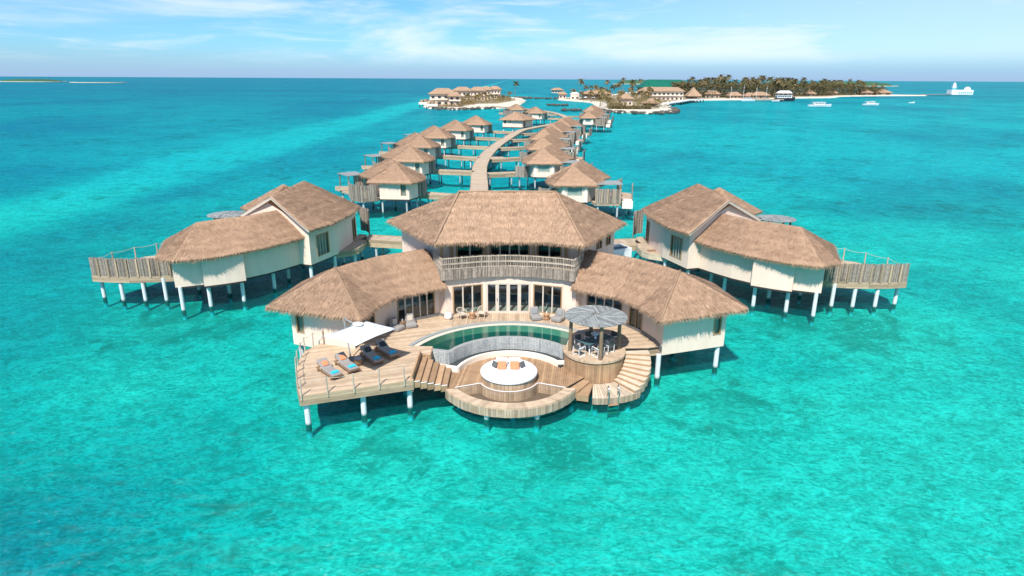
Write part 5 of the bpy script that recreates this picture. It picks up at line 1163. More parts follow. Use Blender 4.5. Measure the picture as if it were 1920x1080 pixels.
# the broad bungalow where the jetty bends
r_ = thing('broad_bungalow', 'broad cream bungalow with wide thatched roof where the jetty bends', 'bungalow', (-.3, 246, 0), world=True)
W_ = [(-3.8, 243.5), (3.5, 241.6), (7.3, 247.5), (4.5, 254), (-2.5, 254.5)]
mb = MB(); wall_run(mb, W_, 2.1, 5.0, .25, {0: [(.08, .18, 3.4, 4.5), (.34, .42, 3.8, 4.5)], 1: [(.1, .3, 2.2, 4.7)]}, closed=True); mb.build('wall', MT['wall'], r_)
window(r_, *seg(W_, 0, .08, .18), 3.4, 4.5, 1, 'window', 'frame_wood', None, 'glass_dim'); window(r_, *seg(W_, 0, .34, .42), 3.8, 4.5, 1, 'window', 'frame_wood', None, 'glass_dim')
mb = MB(); a, b_ = seg(W_, 1, .1, .3); mb.beam((*a, 3.45), (*b_, 3.45), .12, 2.5); mb.build('door', MT['teak'], r_)
z = 4.75; e = [(-5.2, 243.2, z), (4.0, 240.6, z), (8.9, 247.0, z), (5.5, 256, z), (-4, 256.5, z)]; p1, p2 = (1.0, 247.6, 7.4), (1.2, 250.5, 7.4)
thatch(r_, [[e[0], e[1], p1], [e[1], e[2], p1], [e[2], e[3], p2, p1], [e[3], e[4], p2], [e[4], e[0], p1, p2]], dens=25, name='roof', sub=1.5, fringe=14, width=.1)
mb = MB(); mb.prism(W_, 1.8, 2.09); mb.build('floor_slab', MT['underside'], r_)
for x, y in ((-3.4, 244), (0, 243.2), (3.2, 242.3), (6.6, 247.4), (0, 250), (4, 252)): pile(r_, x, y, 1.95, .2)
# side walkways from the jetty to each bungalow
WL = [((-14.6, 98.6), (-6.1, 95.6)), ((-16.0, 124.6), (-7.4, 122.6)), ((-16.9, 149.3), (-7.6, 144.9)), ((-15.9, 172.8), (-6.0, 169.0)), ((-12.6, 198.2), (-3.0, 194.0)), ((-8.0, 223.0), (.6, 219.0))]
for (p, q), (_, _, _, nth) in zip(WL, LB): walkway(f'side walkway to the {nth} bungalow on the left of the jetty', [p, q], 1.7, bw=.3, pile_step=4.2, group='side walkways off the jetty', depth=.7)
WR = [((4.6, 94.6), (-3.5, 92.0)), ((1.6, 122.0), (-4.6, 120.0)), ((3.0, 146.4), (-4.9, 143.0)), ((4.2, 170.4), (-3.4, 166.5)), ((7.2, 193.8), (-.4, 190.4)), ((11.4, 216.4), (3.2, 212.6))]
for (p, q), (_, _, _, nth) in zip(WR, RB): walkway(f'side walkway to the {nth} bungalow on the right of the jetty', [p, q], 1.7, bw=.3, pile_step=4.2, group='side walkways off the jetty', depth=.7)
for p, q, lb in (((28.0, 263.5), (17.5, 262.0), 'side walkway to the front bungalow of the cluster right of the far bend'), ((32.0, 288.0), (24.5, 287.0), 'side walkway to the middle bungalow of the cluster right of the far bend'), ((35.0, 317.0), (25.5, 316.0), 'side walkway to the back bungalow of the cluster right of the far bend'), ((14.5, 299.0), (23.5, 298.0), 'side walkway to the bungalow behind the broad cream one'), ((6.5, 331.0), (22.5, 333.0), 'side walkway to the farthest left bungalow at the bend'), ((9.0, 352.0), (20.0, 354.0), 'short timber walkway beyond the far bend')):
    walkway(lb, [p, q], 1.9, bw=.5, pile_step=5, group='side walkways off the jetty', depth=.6)
# small lookout platforms where the jetty narrows
for x, y, lb, hw in ((-8.2, 146.2, 'left', 1.6), (-3.7, 146.0, 'right', 1.6)):
    r_ = thing('jetty_bay', f'small timber viewing bay on the {lb} of the jetty', 'platform', (x, y, 0), world=True)
    mb = MB(); mb.prism([(x-hw, y-1.5), (x+hw, y-1.5), (x+hw, y+1.7), (x-hw, y+1.7)], 1.72, 2.16); mb.build('deck', MT['jetty'], r_)
    for dx_, dy_ in ((-1.2, -1.1), (1.2, -1.1), (-1.2, 1.2), (1.2, 1.2)): pile(r_, x+dx_, y+dy_, 1.74, .14)
# ============================================================ far shore
random.seed(21)
MT['sand'] = M('coral_sand', (0.66, 0.60, 0.49), (0.50, 0.44, 0.34), rough=.95, scale=.08, detail=6)
MT['soil'] = M('island_soil', (0.34, 0.27, 0.17), (0.20, 0.17, 0.10), rough=.95, scale=.12)
MT['rock'] = M('reef_rock', (0.17, 0.15, 0.13), (0.08, 0.07, 0.06), rough=.9, scale=.9, attr=.35)
def leaf_mat(name, a, b_, c):
    m_, t, bs, o = mat_new(name); L = t.links
    oi = N(t, 'ShaderNodeObjectInfo'); at = N(t, 'ShaderNodeAttribute', attribute_name='pr')
    r = N(t, 'ShaderNodeValToRGB'); e = r.color_ramp.elements; e[0].color = (*a, 1); e[1].color = (*c, 1); k = e.new(.5); k.color = (*b_, 1)
    mx = mth(t, 'ADD', mth(t, 'MULTIPLY', oi.outputs['Random'], .62), mth(t, 'MULTIPLY', at.outputs['Fac'], .38)); L.new(mx, r.inputs[0]); L.new(r.outputs[0], bs.inputs['Base Color'])
    bs.inputs['Roughness'].default_value = .75; bs.inputs['Specular IOR Level'].default_value = .2; return m_
MT['palm_leaf'] = leaf_mat('palm_leaf', (0.05, 0.058, 0.022), (0.125, 0.105, 0.045), (0.27, 0.195, 0.095))
MT['palm_dry'] = leaf_mat('palm_leaf_dry', (0.10, 0.09, 0.035), (0.20, 0.15, 0.06), (0.33, 0.23, 0.11))
MT['trunk'] = M('palm_trunk', (0.28, 0.23, 0.17), (0.18, 0.145, 0.105), scale=2)
MT['far_green'] = M('far_forest', (0.05, 0.13, 0.06), (0.03, 0.085, 0.045), scale=.03, rough=.9)
MT['green_sheet'] = M('green_roof_sheet', (0.004, 0.135, 0.085), (0.003, 0.10, 0.065), rough=.5, scale=.2)
MT['pane_dark'] = M('dark_pane', (0.05, 0.065, 0.07), (0.03, 0.04, 0.045), rough=.15, spec=.5)
MT['teal_paint'] = M('teal_paint', (0.05, 0.42, 0.48), (0.04, 0.37, 0.43), rough=.5)
MT['hull_dark'] = M('dark_hull', (0.03, 0.035, 0.045), (0.02, 0.025, 0.035), rough=.35)
def land(name, poly, z, label, mat, slope=5.0, bottom=-1.6, bump=.25):
    """an island pad: level top, sloping down into the lagoon"""
    n = len(poly); P_ = [Vector(p) for p in poly]; ar = sum(P_[i].x*P_[(i+1) % n].y-P_[(i+1) % n].x*P_[i].y for i in range(n))
    if ar < 0: P_ = P_[::-1]
    outr = []
    for i in range(n):
        d = (P_[(i+1) % n]-P_[i-1]).normalized(); outr.append(P_[i]+Vector((d.y, -d.x))*slope)
    mb = MB(); b = 0; mb.v = [(p.x, p.y, z) for p in P_]+[(p.x, p.y, bottom) for p in outr]
    mb.f = [list(range(n))]+[[i, n+i, n+(i+1) % n, (i+1) % n] for i in range(n)]; mb.p = [.5]*(n+1)
    return tag(mb.build(name, MT[mat]), label, None, None, 'structure')
def rough_line(pts, n=5, j=2.0):
    out_ = []
    for p in poly_smooth(pts, n)[:-1]: out_.append((p.x+random.uniform(-j, j), p.y+random.uniform(-j, j)))
    return out_
left_isle = [(-54, 441), (-46, 433), (-36, 426), (-24, 440), (-12, 447), (-4, 462), (2, 500), (6, 560), (10, 640), (-6, 700), (-40, 690), (-62, 620), (-68, 540), (-62, 480), (-58, 452)]
land('left_island', rough_line(left_isle+left_isle[:1], 3, 1.2), 1.0, 'sandy island pad behind the jetty, under the two-storey villas', 'sand')
right_isle = [(58, 412), (66, 399), (78, 391), (90, 396), (98, 408), (103, 425), (106, 450), (112, 480), (120, 515), (134, 550), (152, 592), (168, 622), (186, 650), (222, 668), (245, 676), (275, 690), (314, 742), (365, 770), (408, 832), (480, 878), (553, 905), (556, 918), (500, 960), (420, 1060), (300, 1120), (190, 1040), (130, 860), (90, 740), (52, 690), (46, 640), (58, 600), (68, 560), (64, 500), (56, 450)]
land('right_island', rough_line(right_isle+right_isle[:1], 3, 1.0), 1.0, 'long low palm island with a pale beach on the right', 'sand', slope=6)
soil = [(205, 690), (245, 700), (285, 720), (325, 775), (372, 800), (412, 855), (470, 892), (430, 1000), (300, 1080), (200, 1000), (140, 850), (112, 740), (150, 660), (185, 672)]
land('island_soil', rough_line(soil+soil[:1], 3, 2), 1.5, 'brown wooded ground of the palm island', 'soil', slope=4, bottom=.9)
soil2 = [(64, 432), (90, 432), (98, 455), (112, 520), (128, 570), (160, 630), (176, 660), (140, 690), (100, 700), (60, 680), (52, 645), (66, 600), (76, 560), (72, 500), (64, 455)]
land('near_island_soil', rough_line(soil2+soil2[:1], 3, 1.2), 1.12, 'brown planted ground among the restaurant roofs', 'soil', slope=2, bottom=.95)
soil3 = [(-50, 447), (-38, 440), (-34, 460), (-30, 500), (-14, 515), (-4, 560), (2, 620), (-10, 680), (-45, 670), (-60, 600), (-62, 530), (-56, 490)]
land('villa_island_soil', rough_line(soil3+soil3[:1], 3, 1.0), 1.12, 'brown planted ground between the left island villas', 'soil', slope=2, bottom=.95)
def rocks(label, pts, step, r, z=.4, wid=2.0, name='rock_bank', per=2):
    mb = MB(); P_ = poly_smooth(pts, 8); s = 0
    for a, b_ in zip(P_, P_[1:]):
        d = b_-a; k = max(1, int(d.length/step)); nn = Vector((d.y, -d.x, 0)).normalized()
        for i in range(k*per):
            c = a+d*random.random()+nn*random.uniform(-wid, wid)*.5; R = r*random.uniform(.6, 1.3); q = Matrix.Rotation(random.uniform(0, PI), 3, 'Z') @ Matrix.Rotation(random.uniform(-.5, .5), 3, 'X')
            mb.obox((c.x, c.y, z*random.uniform(-.2, 1.0)), q @ V(R, 0, 0), q @ V(0, R*.75, 0), q @ V(0, 0, R*.6))
    o_ = mb.build(name, MT['rock'], kind='stuff'); return tag(o_, label, 'rocks')
rocks('dark rock bank along the front of the left island', [(-52, 438), (-45, 431), (-36, 424), (-24, 438), (-12, 445)], 1.2, 1.0, .8, 3)
rocks('dark rock bank round the near point of the right island', [(54, 430), (58, 410), (66, 397), (78, 389), (91, 394), (99, 407), (104, 424), (107, 448)], 1.2, 1.1, .9, 3.5)
rocks('thin rock breakwater running between the two islands', [(2, 722), (14, 690), (34, 684), (52, 690)], 1.6, 1.1, .7, 2.5, 'breakwater')
rocks('flat rock spit in the channel between the islands', [(26.5, 512), (34, 510), (42, 514)], 1.0, .9, .5, 2.5)
rocks('dark rocks at the end of the far walkway', [(32.5, 432), (38, 428), (44, 432)], 1.0, .9, .6, 3)
# ------------------------------------------------------------ palms
def palm_mesh(seed, h, dry):
    rnd = random.Random(seed); mb = MB(); lean = V(rnd.uniform(-1.2, 1.2), rnd.uniform(-1.2, 1.2), 0); path = []
    for i in range(7):
        u = i/6; path.append(V(lean.x*u*u, lean.y*u*u, h*u))
    for i in range(6): mb.cyl(path[i], path[i+1], .24-.025*i, .24-.025*(i+1), 6, cap=(i == 5))
    tm = mb.mesh('trunk'); tm.materials.append(MT['trunk'])
    mb = MB(); top = path[-1]
    for k in range(22):
        a = 2*PI*k/22+rnd.uniform(-.2, .2); el = rnd.uniform(-.35, 1.1); L_ = rnd.uniform(2.7, 4.0); pr = rnd.random()*(.6 if el > .2 else 1)
        p = V(top); d = V(math.cos(a)*math.cos(el), math.sin(a)*math.cos(el), math.sin(el)); sd_ = V(-math.sin(a), math.cos(a), 0); pts = []
        for i in range(6): pts.append((V(p), d.copy())); p = p+d*L_/5; d = (d+V(0, 0, -.34)).normalized()
        for i in range(5):
            w0, w1 = .62*math.sin(PI*(i+.35)/5.6), .62*math.sin(PI*(i+1.35)/5.6)*(1 if i < 4 else .15)
            for sg in (-1, 1):
                q0, q1 = pts[i][0], pts[i+1][0]; dr = V(0, 0, -.35)
                # leaflets: two toothed quads per segment
                for j in range(2):
                    m0, m1 = q0.lerp(q1, j/2), q0.lerp(q1, j/2+.42); ww = w0+(w1-w0)*j/2
                    mb.poly([m0, m1, m1+(sd_*sg+dr)*ww*1.25+pts[i][1]*.22, m0+(sd_*sg+dr)*ww*1.15+pts[i][1]*.25], pr)
    for k in range(5): a = rnd.uniform(0, 6.28); mb.obox(top+V(.25*math.cos(a), .25*math.sin(a), -.25), V(.14, 0, 0), V(0, .14, 0), V(0, 0, .16), .9)
    cm_ = mb.mesh('crown'); cm_.materials.append(MT['palm_dry'] if dry else MT['palm_leaf'])
    return tm, cm_
PALM = [palm_mesh(i, h, False) for i, h in enumerate((9, 11, 12.5, 14, 10))]; PDRY = [palm_mesh(50+i, h, True) for i, h in enumerate((5.5, 7, 8.5))]
def palm(x, y, z, sc_, kind, label, group):
    tm, cm_ = random.choice(kind); t_ = thing('palm_tree', label, 'palm tree', (x, y, z), random.uniform(0, 6.28), group); t_.scale = (sc_, sc_, sc_*random.uniform(.92, 1.1))
    for n_, me in (('trunk', tm), ('crown', cm_)): o_ = bpy.data.objects.new(n_, me); COL.objects.link(o_); o_.parent = t_
    return t_
forest = [(190, 690), (230, 700), (285, 720), (325, 772), (372, 798), (412, 850), (500, 893), (490, 940), (400, 985), (300, 960), (230, 860), (180, 770)]
cnt = 0
pts_f = []
while cnt < 270:
    x, y = random.uniform(180, 500), random.uniform(690, 985)
    if not inside(x, y, forest) or (inside(x-8, y-75, forest) and random.random() < .85): continue
    pts_f.append((x, y)); cnt += 1
for x, y in pts_f:
    fade = 1.06-.25*max(0, (x-420)/80)
    palm(x, y, 1.4, random.uniform(.95, 1.35)*fade, PALM, 'tall coconut palm crowded in the palm grove on the right island', 'palms in the island grove')
# undergrowth of the grove
mb = MB()
for i in range(60000):
    x, y = random.uniform(180, 500), random.uniform(690, 930)
    if not inside(x, y, forest) or inside(x-6, y-45, forest): continue
    hh = random.random()**.75*14*(1-.4*max(0, (x-420)/80)); c = V(x, y, 1.2+hh); r = random.uniform(.9, 1.9)
    for _ in range(3):
        a = V(random.gauss(0, 1), random.gauss(0, 1), random.gauss(0, .7)).normalized()*r; b_ = V(random.gauss(0, 1), random.gauss(0, 1), random.gauss(0, .7)).normalized()*r
        q = c+V(random.gauss(0, 1), random.gauss(0, 1), random.gauss(0, .6)); mb.poly([q, q+a, q+a*.6+b_*.7], random.random())
tag(mb.build('grove_undergrowth', MT['palm_leaf'], kind='stuff'), 'dense olive brown undergrowth filling the palm grove', 'undergrowth')
for i, (x, y) in enumerate([(128, 720), (136, 850), (152, 858), (164, 862), (176, 860), (190, 856), (120, 745), (206, 790), (212, 770), (196, 715), (140, 850), (208, 745), (202, 735), (214, 800)]):
    palm(x, y, 1.4, random.uniform(1.0, 1.4), PALM, 'dark palm standing round the long green roof', 'palms round the green roof')
near = [(93, 520), (100, 560), (104, 540), (112, 560), (88, 545), (96, 585), (86, 600), (110, 600), (118, 590), (75, 640), (68, 655), (82, 650), (90, 640), (100, 630), (58, 650), (64, 630), (104, 650), (114, 640), (70, 600), (78, 590), (124, 610), (106, 520), (108, 545), (121, 640), (84, 670), (95, 665), (72, 670)]
near += [(62, 470), (66, 500), (70, 520), (74, 540), (80, 560), (66, 560), (90, 570), (98, 500), (104, 580), (92, 610), (112, 625), (118, 660), (126, 650), (134, 640), (60, 610), (76, 620), (86, 530), (70, 480), (100, 610), (108, 570)]
for x, y in near: palm(x, y, 1.0, random.uniform(.8, 1.25), PDRY if random.random() < .7 else PALM, 'young dry-leaved palm among the restaurant roofs', 'palms among the restaurant roofs')
for x, y, lb in ((58, 444, 'small palm at the left end of the hedge on the near point'), (64, 452, 'low palm in front of the grey poolside building, left one'), (72, 450, 'low palm in front of the grey poolside building, right one'), (97, 452, 'bushy palm beside the small near hut'), (88, 446, 'palm at the right end of the dark hedge')):
    palm(x, y, 1.0, random.uniform(.75, .95), PDRY, lb, None)
lp = [(-40, 520), (-38, 505), (-34, 515), (-31, 530), (-28, 505), (-25, 520), (-21, 535), (-18, 515), (-14, 530), (-11, 545), (-8, 560), (-4, 575), (-36, 540), (-30, 548), (-23, 552), (-16, 550), (-41, 490), (-27, 540), (-12, 565), (-33, 495)]
for x, y in lp: palm(x, y, 1.0, random.uniform(.5, .95), PDRY, 'young dry-leaved palm between the island villas', 'palms between the left island villas')
palm(1.5, 590, 1.0, 1.15, PALM, 'tall lone palm at the right end of the left island', None)
palm(-2.5, 585, 1.0, .95, PDRY, 'shorter dry palm beside the lone palm on the left island', None)
def scrub(label, cells, n, hmax, name='scrub', mat='palm_dry'):
    mb = MB()
    for i in range(n):
        x0, x1, y0, y1 = random.choice(cells); c = V(random.uniform(x0, x1), random.uniform(y0, y1), 1.0+random.random()*hmax); r = random.uniform(.4, .9)
        for _ in range(3):
            a = V(random.gauss(0, 1), random.gauss(0, 1), random.gauss(0, .8)).normalized()*r; b_ = V(random.gauss(0, 1), random.gauss(0, 1), random.gauss(0, .8)).normalized()*r
            q = c+a*random.random(); mb.poly([q, q+a, q+a*.5+b_*.8], random.random())
    return tag(mb.build(name, MT[mat], kind='stuff'), label, 'shrubs')
scrub('dry scrub between the left island villas', [(-42, -10, 505, 555), (-41, -28, 480, 510), (-14, -2, 550, 620)], 1600, 3.2)
scrub('clipped dark hedge along the near point of the right island', [(61, 88, 423, 427)], 900, 1.9, 'hedge', 'palm_leaf')
scrub('dry scrub among the restaurant roofs', [(60, 120, 560, 680), (100, 125, 510, 600), (92, 108, 455, 520), (66, 76, 440, 470)], 2600, 4.0)
scrub('brown planting below the left island villa', [(-50, -34, 446, 456)], 250, 1.5)
# ------------------------------------------------------------ far buildings
def house(label, x, y, wd, dp, h, rise, rz=0, floors=1, nwin=3, wall='wall', roof='thatch_far', over=1.4, name='island_house', ridge=.45, z=1.0, cat='house', winh=1.6, group=None, open_=False):
    t_ = thing(name, label, cat, (x, y, z), math.radians(rz), group)
    mb = MB(); a, b_ = wd/2, dp/2
    if open_:
        mb.box(-a, a, b_-.3, b_, 0, h)
        mb.build('wall', MT[wall], t_)
        for i in range(5):
            xx = -a+.3+(wd-.6)*i/4; m2 = MB(); m2.cyl((xx, -b_+.3, 0), (xx, -b_+.3, h), .18, n=7); m2.build('post', MT['trunk'], t_)
        m2 = MB(); m2.box(-a, a, -b_, b_, .01, .15); m2.build('floor', MT['deck'], t_)
    else:
        mb.box(-a, a, -b_, b_, 0, h); mb.build('wall', MT[wall], t_)
        for f in range(floors):
            for i in range(nwin):
                xx = -a+wd*(i+.5)/nwin; z0 = f*h/floors+.7; m2 = MB(); m2.box(xx-wd/nwin*.27, xx+wd/nwin*.27, -b_-.10, -b_+.02, z0-.1, z0+winh+.1); fo = m2.build('window', MT['frame_pale'], t_)
                m2 = MB(); m2.box(xx-wd/nwin*.22, xx+wd/nwin*.22, -b_-.13, -b_-.09, z0, z0+winh); m2.build('pane', MT['pane_dark'], fo)
        if floors > 1: m2 = MB(); m2.box(-a-.1, a+.1, -b_-1.2, -b_-.01, h/2-.15, h/2+.12); m2.build('balcony', MT['wall_white'], t_)
    o_ = over; e = [(-a-o_, -b_-o_, h-.2), (a+o_, -b_-o_, h-.2), (a+o_, b_+o_, h-.2), (-a-o_, b_+o_, h-.2)]; r1, r2 = (-a*ridge, 0, h+rise), (a*ridge, 0, h+rise)
    n_ = 6; mb = MB()
    def grid(q, pr):                        # bilinear patch with a slight sag and roughness
        for i in range(n_):
            for j in range(n_):
                c = []
                for u, v_ in ((i, j), (i+1, j), (i+1, j+1), (i, j+1)):
                    u, v_ = u/n_, v_/n_; p = (V(q[0])*(1-u)+V(q[1])*u)*(1-v_)+(V(q[3])*(1-u)+V(q[2])*u)*v_; p.z += noise.noise(p*.8+V(x, y, 0))*.10; c.append(p)
                mb.poly(c, pr+random.uniform(-.2, .2))
    grid([e[0], e[1], r2, r1], .5); grid([e[1], e[2], r2, r2], .4); grid([e[2], e[3], r1, r2], .5); grid([e[3], e[0], r1, r1], .4)
    mb.poly([(p[0], p[1], p[2]-.02) for p in e[::-1]]); mb.hexa([(p[0], p[1], p[2]-.35) for p in e], [(p[0]*.995, p[1]*.995, p[2]-.03) for p in e], .2)
    mb.build('roof', MT[roof], t_)
    return t_
house('two-storey white villa with thatched roof nearest on the left island', -50.0, 476, 18, 10, 8.0, 3.6, 4, 2, 4, z=1)
house('lower thatched annex joined on the right of the nearest island villa', -41.5, 472, 8, 8, 6.6, 2.6, 8, 2, 2, z=1)
house('two-storey thatched villa on the left island, second row, leftmost', -42.3, 560, 15, 10, 8.8, 2.8, 0, 2, 4)
house('two-storey thatched villa on the left island, second row, second from left', -31.0, 585, 13, 9, 8.4, 3.0, -3, 2, 4)
house('two-storey thatched villa on the left island, second row, third from left', -24.5, 610, 9, 9, 8.8, 2.8, -4, 2, 3)
house('two-storey thatched villa on the left island, second row, rightmost', -17.5, 640, 11, 9, 8.8, 2.8, -6, 2, 4)
for x, y, w_, lb in ((-62.5, 478, 9, 'white over-water terrace at the left end of the left island'), (-54.0, 446, 8, 'white over-water terrace at the near corner of the left island')):
    t_ = thing('water_terrace', lb, 'terrace', (x, y, 0))
    mb = MB(); mb.box(-w_/2, w_/2, -5, 5, 1.4, 2.1); mb.build('slab', MT['wall_white'], t_); mb = MB(); mb.box(-w_/2, w_/2, -5, -4.8, 2.1, 2.9); mb.build('parapet', MT['wall_white'], t_)
    for xx in (-w_/2+.6, -w_/6, w_/6, w_/2-.6): mb = MB(); mb.cyl((xx, -4.2, -2), (xx, -4.2, 1.4), .3, n=7); mb.build('pile', MT['hull_dark'], t_)
    mb = MB()
    for k in range(3): mb.box(-w_/2+.8+k*w_/3.2, -w_/2+1.0+w_*.22+k*w_/3.2, -3.4, 4.2, 2.1, 4.4+.5*(k % 2))
    mb.build('stone_planters', MT['fascia_grey'], t_)
house('long thatched restaurant with open front between palms', 80.0, 640, 27, 12, 5.2, 3.6, -4, 1, 6, open_=True, cat='restaurant')
house('small white pavilion at the left end of the restaurant', 58.0, 628, 8, 7, 5.2, 1.2, 0, 1, 2, roof='wall_white', over=.3)
house('thatched hut over the water between the two islands', 59.5, 905, 15, 10, 4.0, 2.6, 0, 1, 4, z=1.4, over=1.6)
house('small thatched hut beside the white restaurant pavilion', 48.8, 660, 7, 6, 4.2, 2.2, 0, 1, 2)
house('cream poolside building with grey wings under a thatched roof', 82.5, 490, 10, 8, 5.0, 3.0, -6, 1, 3, ridge=.2)
house('low white bathing house left of the cream poolside building', 74.0, 478, 8, 5, 2.6, .4, 0, 1, 3, roof='wall_white', over=.2)
house('small thatched hut on the near point of the right island', 97.0, 470, 9, 8, 2.6, 2.8, 0, 1, 2, ridge=.15, over=1.6, open_=True)
house('long two-storey thatched building with white bays behind the near point', 136.5, 618, 40, 12, 8.2, 3.4, 16, 2, 9, cat='building', ridge=.85)
house('steep pyramid thatched pavilion at the foot of the pier', 179.8, 668, 12, 12, 3.0, 8.0, 0, 1, 3, ridge=.02, over=1.2, open_=True, cat='pavilion')
gt = house('huge hipped roof of green sheeting among the palms', 182.0, 810, 56, 30, 9.6, 8.6, 4, 1, 8, roof='green_sheet', wall='hull_dark', ridge=.72, over=2.5, cat='building')
for x, y, w_, h_, lb in ((207.5, 700, 15, 4.5, 'thatched beach house at the left of the harbour front'), (229.0, 692, 12, 3.2, 'small thatched house in the middle of the harbour front'), (243.5, 690, 9, 2.6, 'low thatched jetty shelter at the harbour front'), (253.5, 688, 17, 3.6, 'broad dark thatched boat house at the harbour front')):
    house(lb, x, y, w_, 9, h_, 3.2, 0, 1, 3, open_=(h_ < 3), wall='fascia_grey')
for x, y, w_, lb in ((463, 880, 13, 'thatched cottage at the right end of the palm grove'), (492, 893, 20, 'low dark thatched hut at the tip of the beach'), (352, 795, 10, 'small cottage peeping out of the palm grove, left one'), (404, 850, 11, 'small cottage peeping out of the palm grove, right one')): house(lb, x, y, w_, 10, 3.4, 4.2, 0, 1, 2, ridge=.2, wall='fascia_grey')
# white sun pier and its awnings
t_ = thing('white_pier', 'white edged curving pier below the long building', 'pier', (140, 560, 0), world=True)
pp = poly_smooth([(112, 500), (121, 524), (136, 556), (153, 594), (166, 616), (176, 628)], 5)
mb = MB()
for a, b_ in zip(pp, pp[1:]):
    d = (b_-a).normalized(); nn = Vector((d.y, -d.x, 0)); q = [a, b_, b_+nn*5, a+nn*5]; mb.hexa([(p.x, p.y, 1.2) for p in q][::-1], [(p.x, p.y, 2.0) for p in q][::-1], .5)
mb.build('deck', MT['white'], t_)
for i, a in enumerate(pp[::2]): mb = MB(); mb.cyl((a.x+3.5, a.y-2, -2), (a.x+3.5, a.y-2, 1.25), .45, n=7); mb.build('pile', MT['hull_dark'], t_)
for x, y, lb in ((101.5, 448, 'white parasol by the small near hut, left one'), (109, 470, 'white parasol by the small near hut, right one'), (66, 605, 'white parasol before the restaurant, left one'), (72, 600, 'white parasol before the restaurant, middle one'), (80, 605, 'white parasol before the restaurant, right one')):
    t_ = thing('beach_parasol', lb, 'parasol', (x, y, 1.0)); mb = MB(); mb.lathe([(0, 3.2), (2.0, 2.5), (2.1, 2.35), (0, 2.9)], n=8); mb.build('canopy', MT['fabric_white'], t_); mb = MB(); mb.cyl((0, 0, 0), (0, 0, 2.9), .06, n=6); mb.build('pole', MT['white'], t_)
# ------------------------------------------------------------ boats
def hull(mb, L_, B_, h, z0=-.35, sheer=.8):
    n = 8; rows = []
    for i in range(n+1):
        u = i/n; w_ = B_/2*(1-max(0, (u-.55)/.45)**2.2)*(.82+.18*min(1, u*4)); zt = h+sheer*max(0, u-.4)**2*2.2
        rows.append([(-L_/2+L_*u, -w_, zt), (-L_/2+L_*u+(0 if u < .95 else -.4), -w_*.72, z0), (-L_/2+L_*u+(0 if u < .95 else -.4), w_*.72, z0), (-L_/2+L_*u, w_, zt)])
    for a, b_ in zip(rows, rows[1:]):
        for k in range(3): mb.poly([a[k], b_[k], b_[k+1], a[k+1]][::-1])
        mb.poly([a[0], a[3], b_[3], b_[0]][::-1])
    mb.poly(rows[0])
def boat(name, label, x, y, rz, L_, B_, h, cabin=True, canopy=True, hm='white'):
    t_ = thing(name, label, 'boat', (x, y, 0), math.radians(rz)); mb = MB(); hull(mb, L_, B_, h); mb.build('hull', MT[hm], t_)
    if cabin:
        mb = MB(); mb.box(-L_*.30, L_*.16, -B_*.34, B_*.34, h, h+1.3); soft(mb.build('cabin', MT['white'], t_), .2)
        for sg in (-1, 1):
            for k in range(4): m2 = MB(); x0 = -L_*.27+k*L_*.105; m2.box(x0, x0+L_*.085, sg*B_*.345-.03, sg*B_*.345+.03, h+.55, h+1.1); m2.build('window', MT['pane_dark'], t_)
    if canopy:
        mb = MB(); mb.box(-L_*.36, L_*.20, -B_*.40, B_*.40, h+1.75, h+1.95); mb.build('canopy', MT['white'], t_)
        for xx in (-L_*.34, L_*.16):
            for sg in (-1, 1): m2 = MB(); m2.cyl((xx, sg*B_*.36, h), (xx, sg*B_*.36, h+1.76), .07, n=6); m2.build('canopy_post', MT['white'], t_)
        m2 = MB(); m2.cyl((L_*.02, 0, h+1.9), (L_*.02, 0, h+2.9), .06, n=6); m2.build('mast', MT['white'], t_)
    return t_
boat('motor_boat', 'white motor boat with canopy and raised bow, nearest of the moored boats', 237.3, 514, 4, 18, 4.6, 1.25)
boat('motor_boat', 'white motor boat with cabin, middle of the three moored in the bay', 294.8, 548, 5, 13.6, 3.8, 1.0)
boat('dinghy', 'small white dinghy, farthest right of the moored boats', 361.5, 604, 8, 6, 2.0, .7, False, False)
boat('motor_boat', 'white boat tied up at the harbour jetty', 226.0, 640, 10, 14, 4, 1.2)
boat('dinghy', 'small boat lying at the end of the harbour jetty', 250.0, 634, 8, 8, 2.6, .9, False, False)
ya = thing('dive_ship', 'two-decked ship with dark hull and white awning at the harbour', 'ship', (270.5, 664, 0), math.radians(-2))
mb = MB(); hull(mb, 20, 6, 2.4, -.5, 1.4); mb.build('hull', MT['hull_dark'], ya)
mb = MB(); mb.box(-8.5, 5.5, -2.7, 2.7, 2.4, 4.6); mb.build('lower_cabin', MT['white'], ya)
for k in range(6): mb = MB(); mb.box(-8+k*2.2, -6.4+k*2.2, -2.76, -2.68, 3.1, 4.2); mb.build('window', MT['pane_dark'], ya)
mb = MB(); mb.box(-9.2, 6.4, -3.0, 3.0, 4.6, 4.85); mb.build('upper_deck', MT['white'], ya)
mb = MB(); mb.hexa([(-8.6, -3, 7.0), (5.6, -3, 7.0), (5.6, 3, 7.0), (-8.6, 3, 7.0)], [(-6, -1, 9.2), (3.2, -1, 9.2), (3.2, 1, 9.2), (-6, 1, 9.2)]); mb.build('awning', MT['fabric_white'], ya)
for xx in (-8.2, -3.5, 1, 5.2):
    for sg in (-1, 1): mb = MB(); mb.cyl((xx, sg*2.7, 4.85), (xx, sg*2.7, 7.0), .09, n=6); mb.build('awning_post', MT['white'], ya)
walkway('timber harbour jetty by the moored boats', [(238, 684), (236, 652), (262, 646)], 5, zt=1.6, bw=1.2, pile_step=9, name='harbour_jetty')
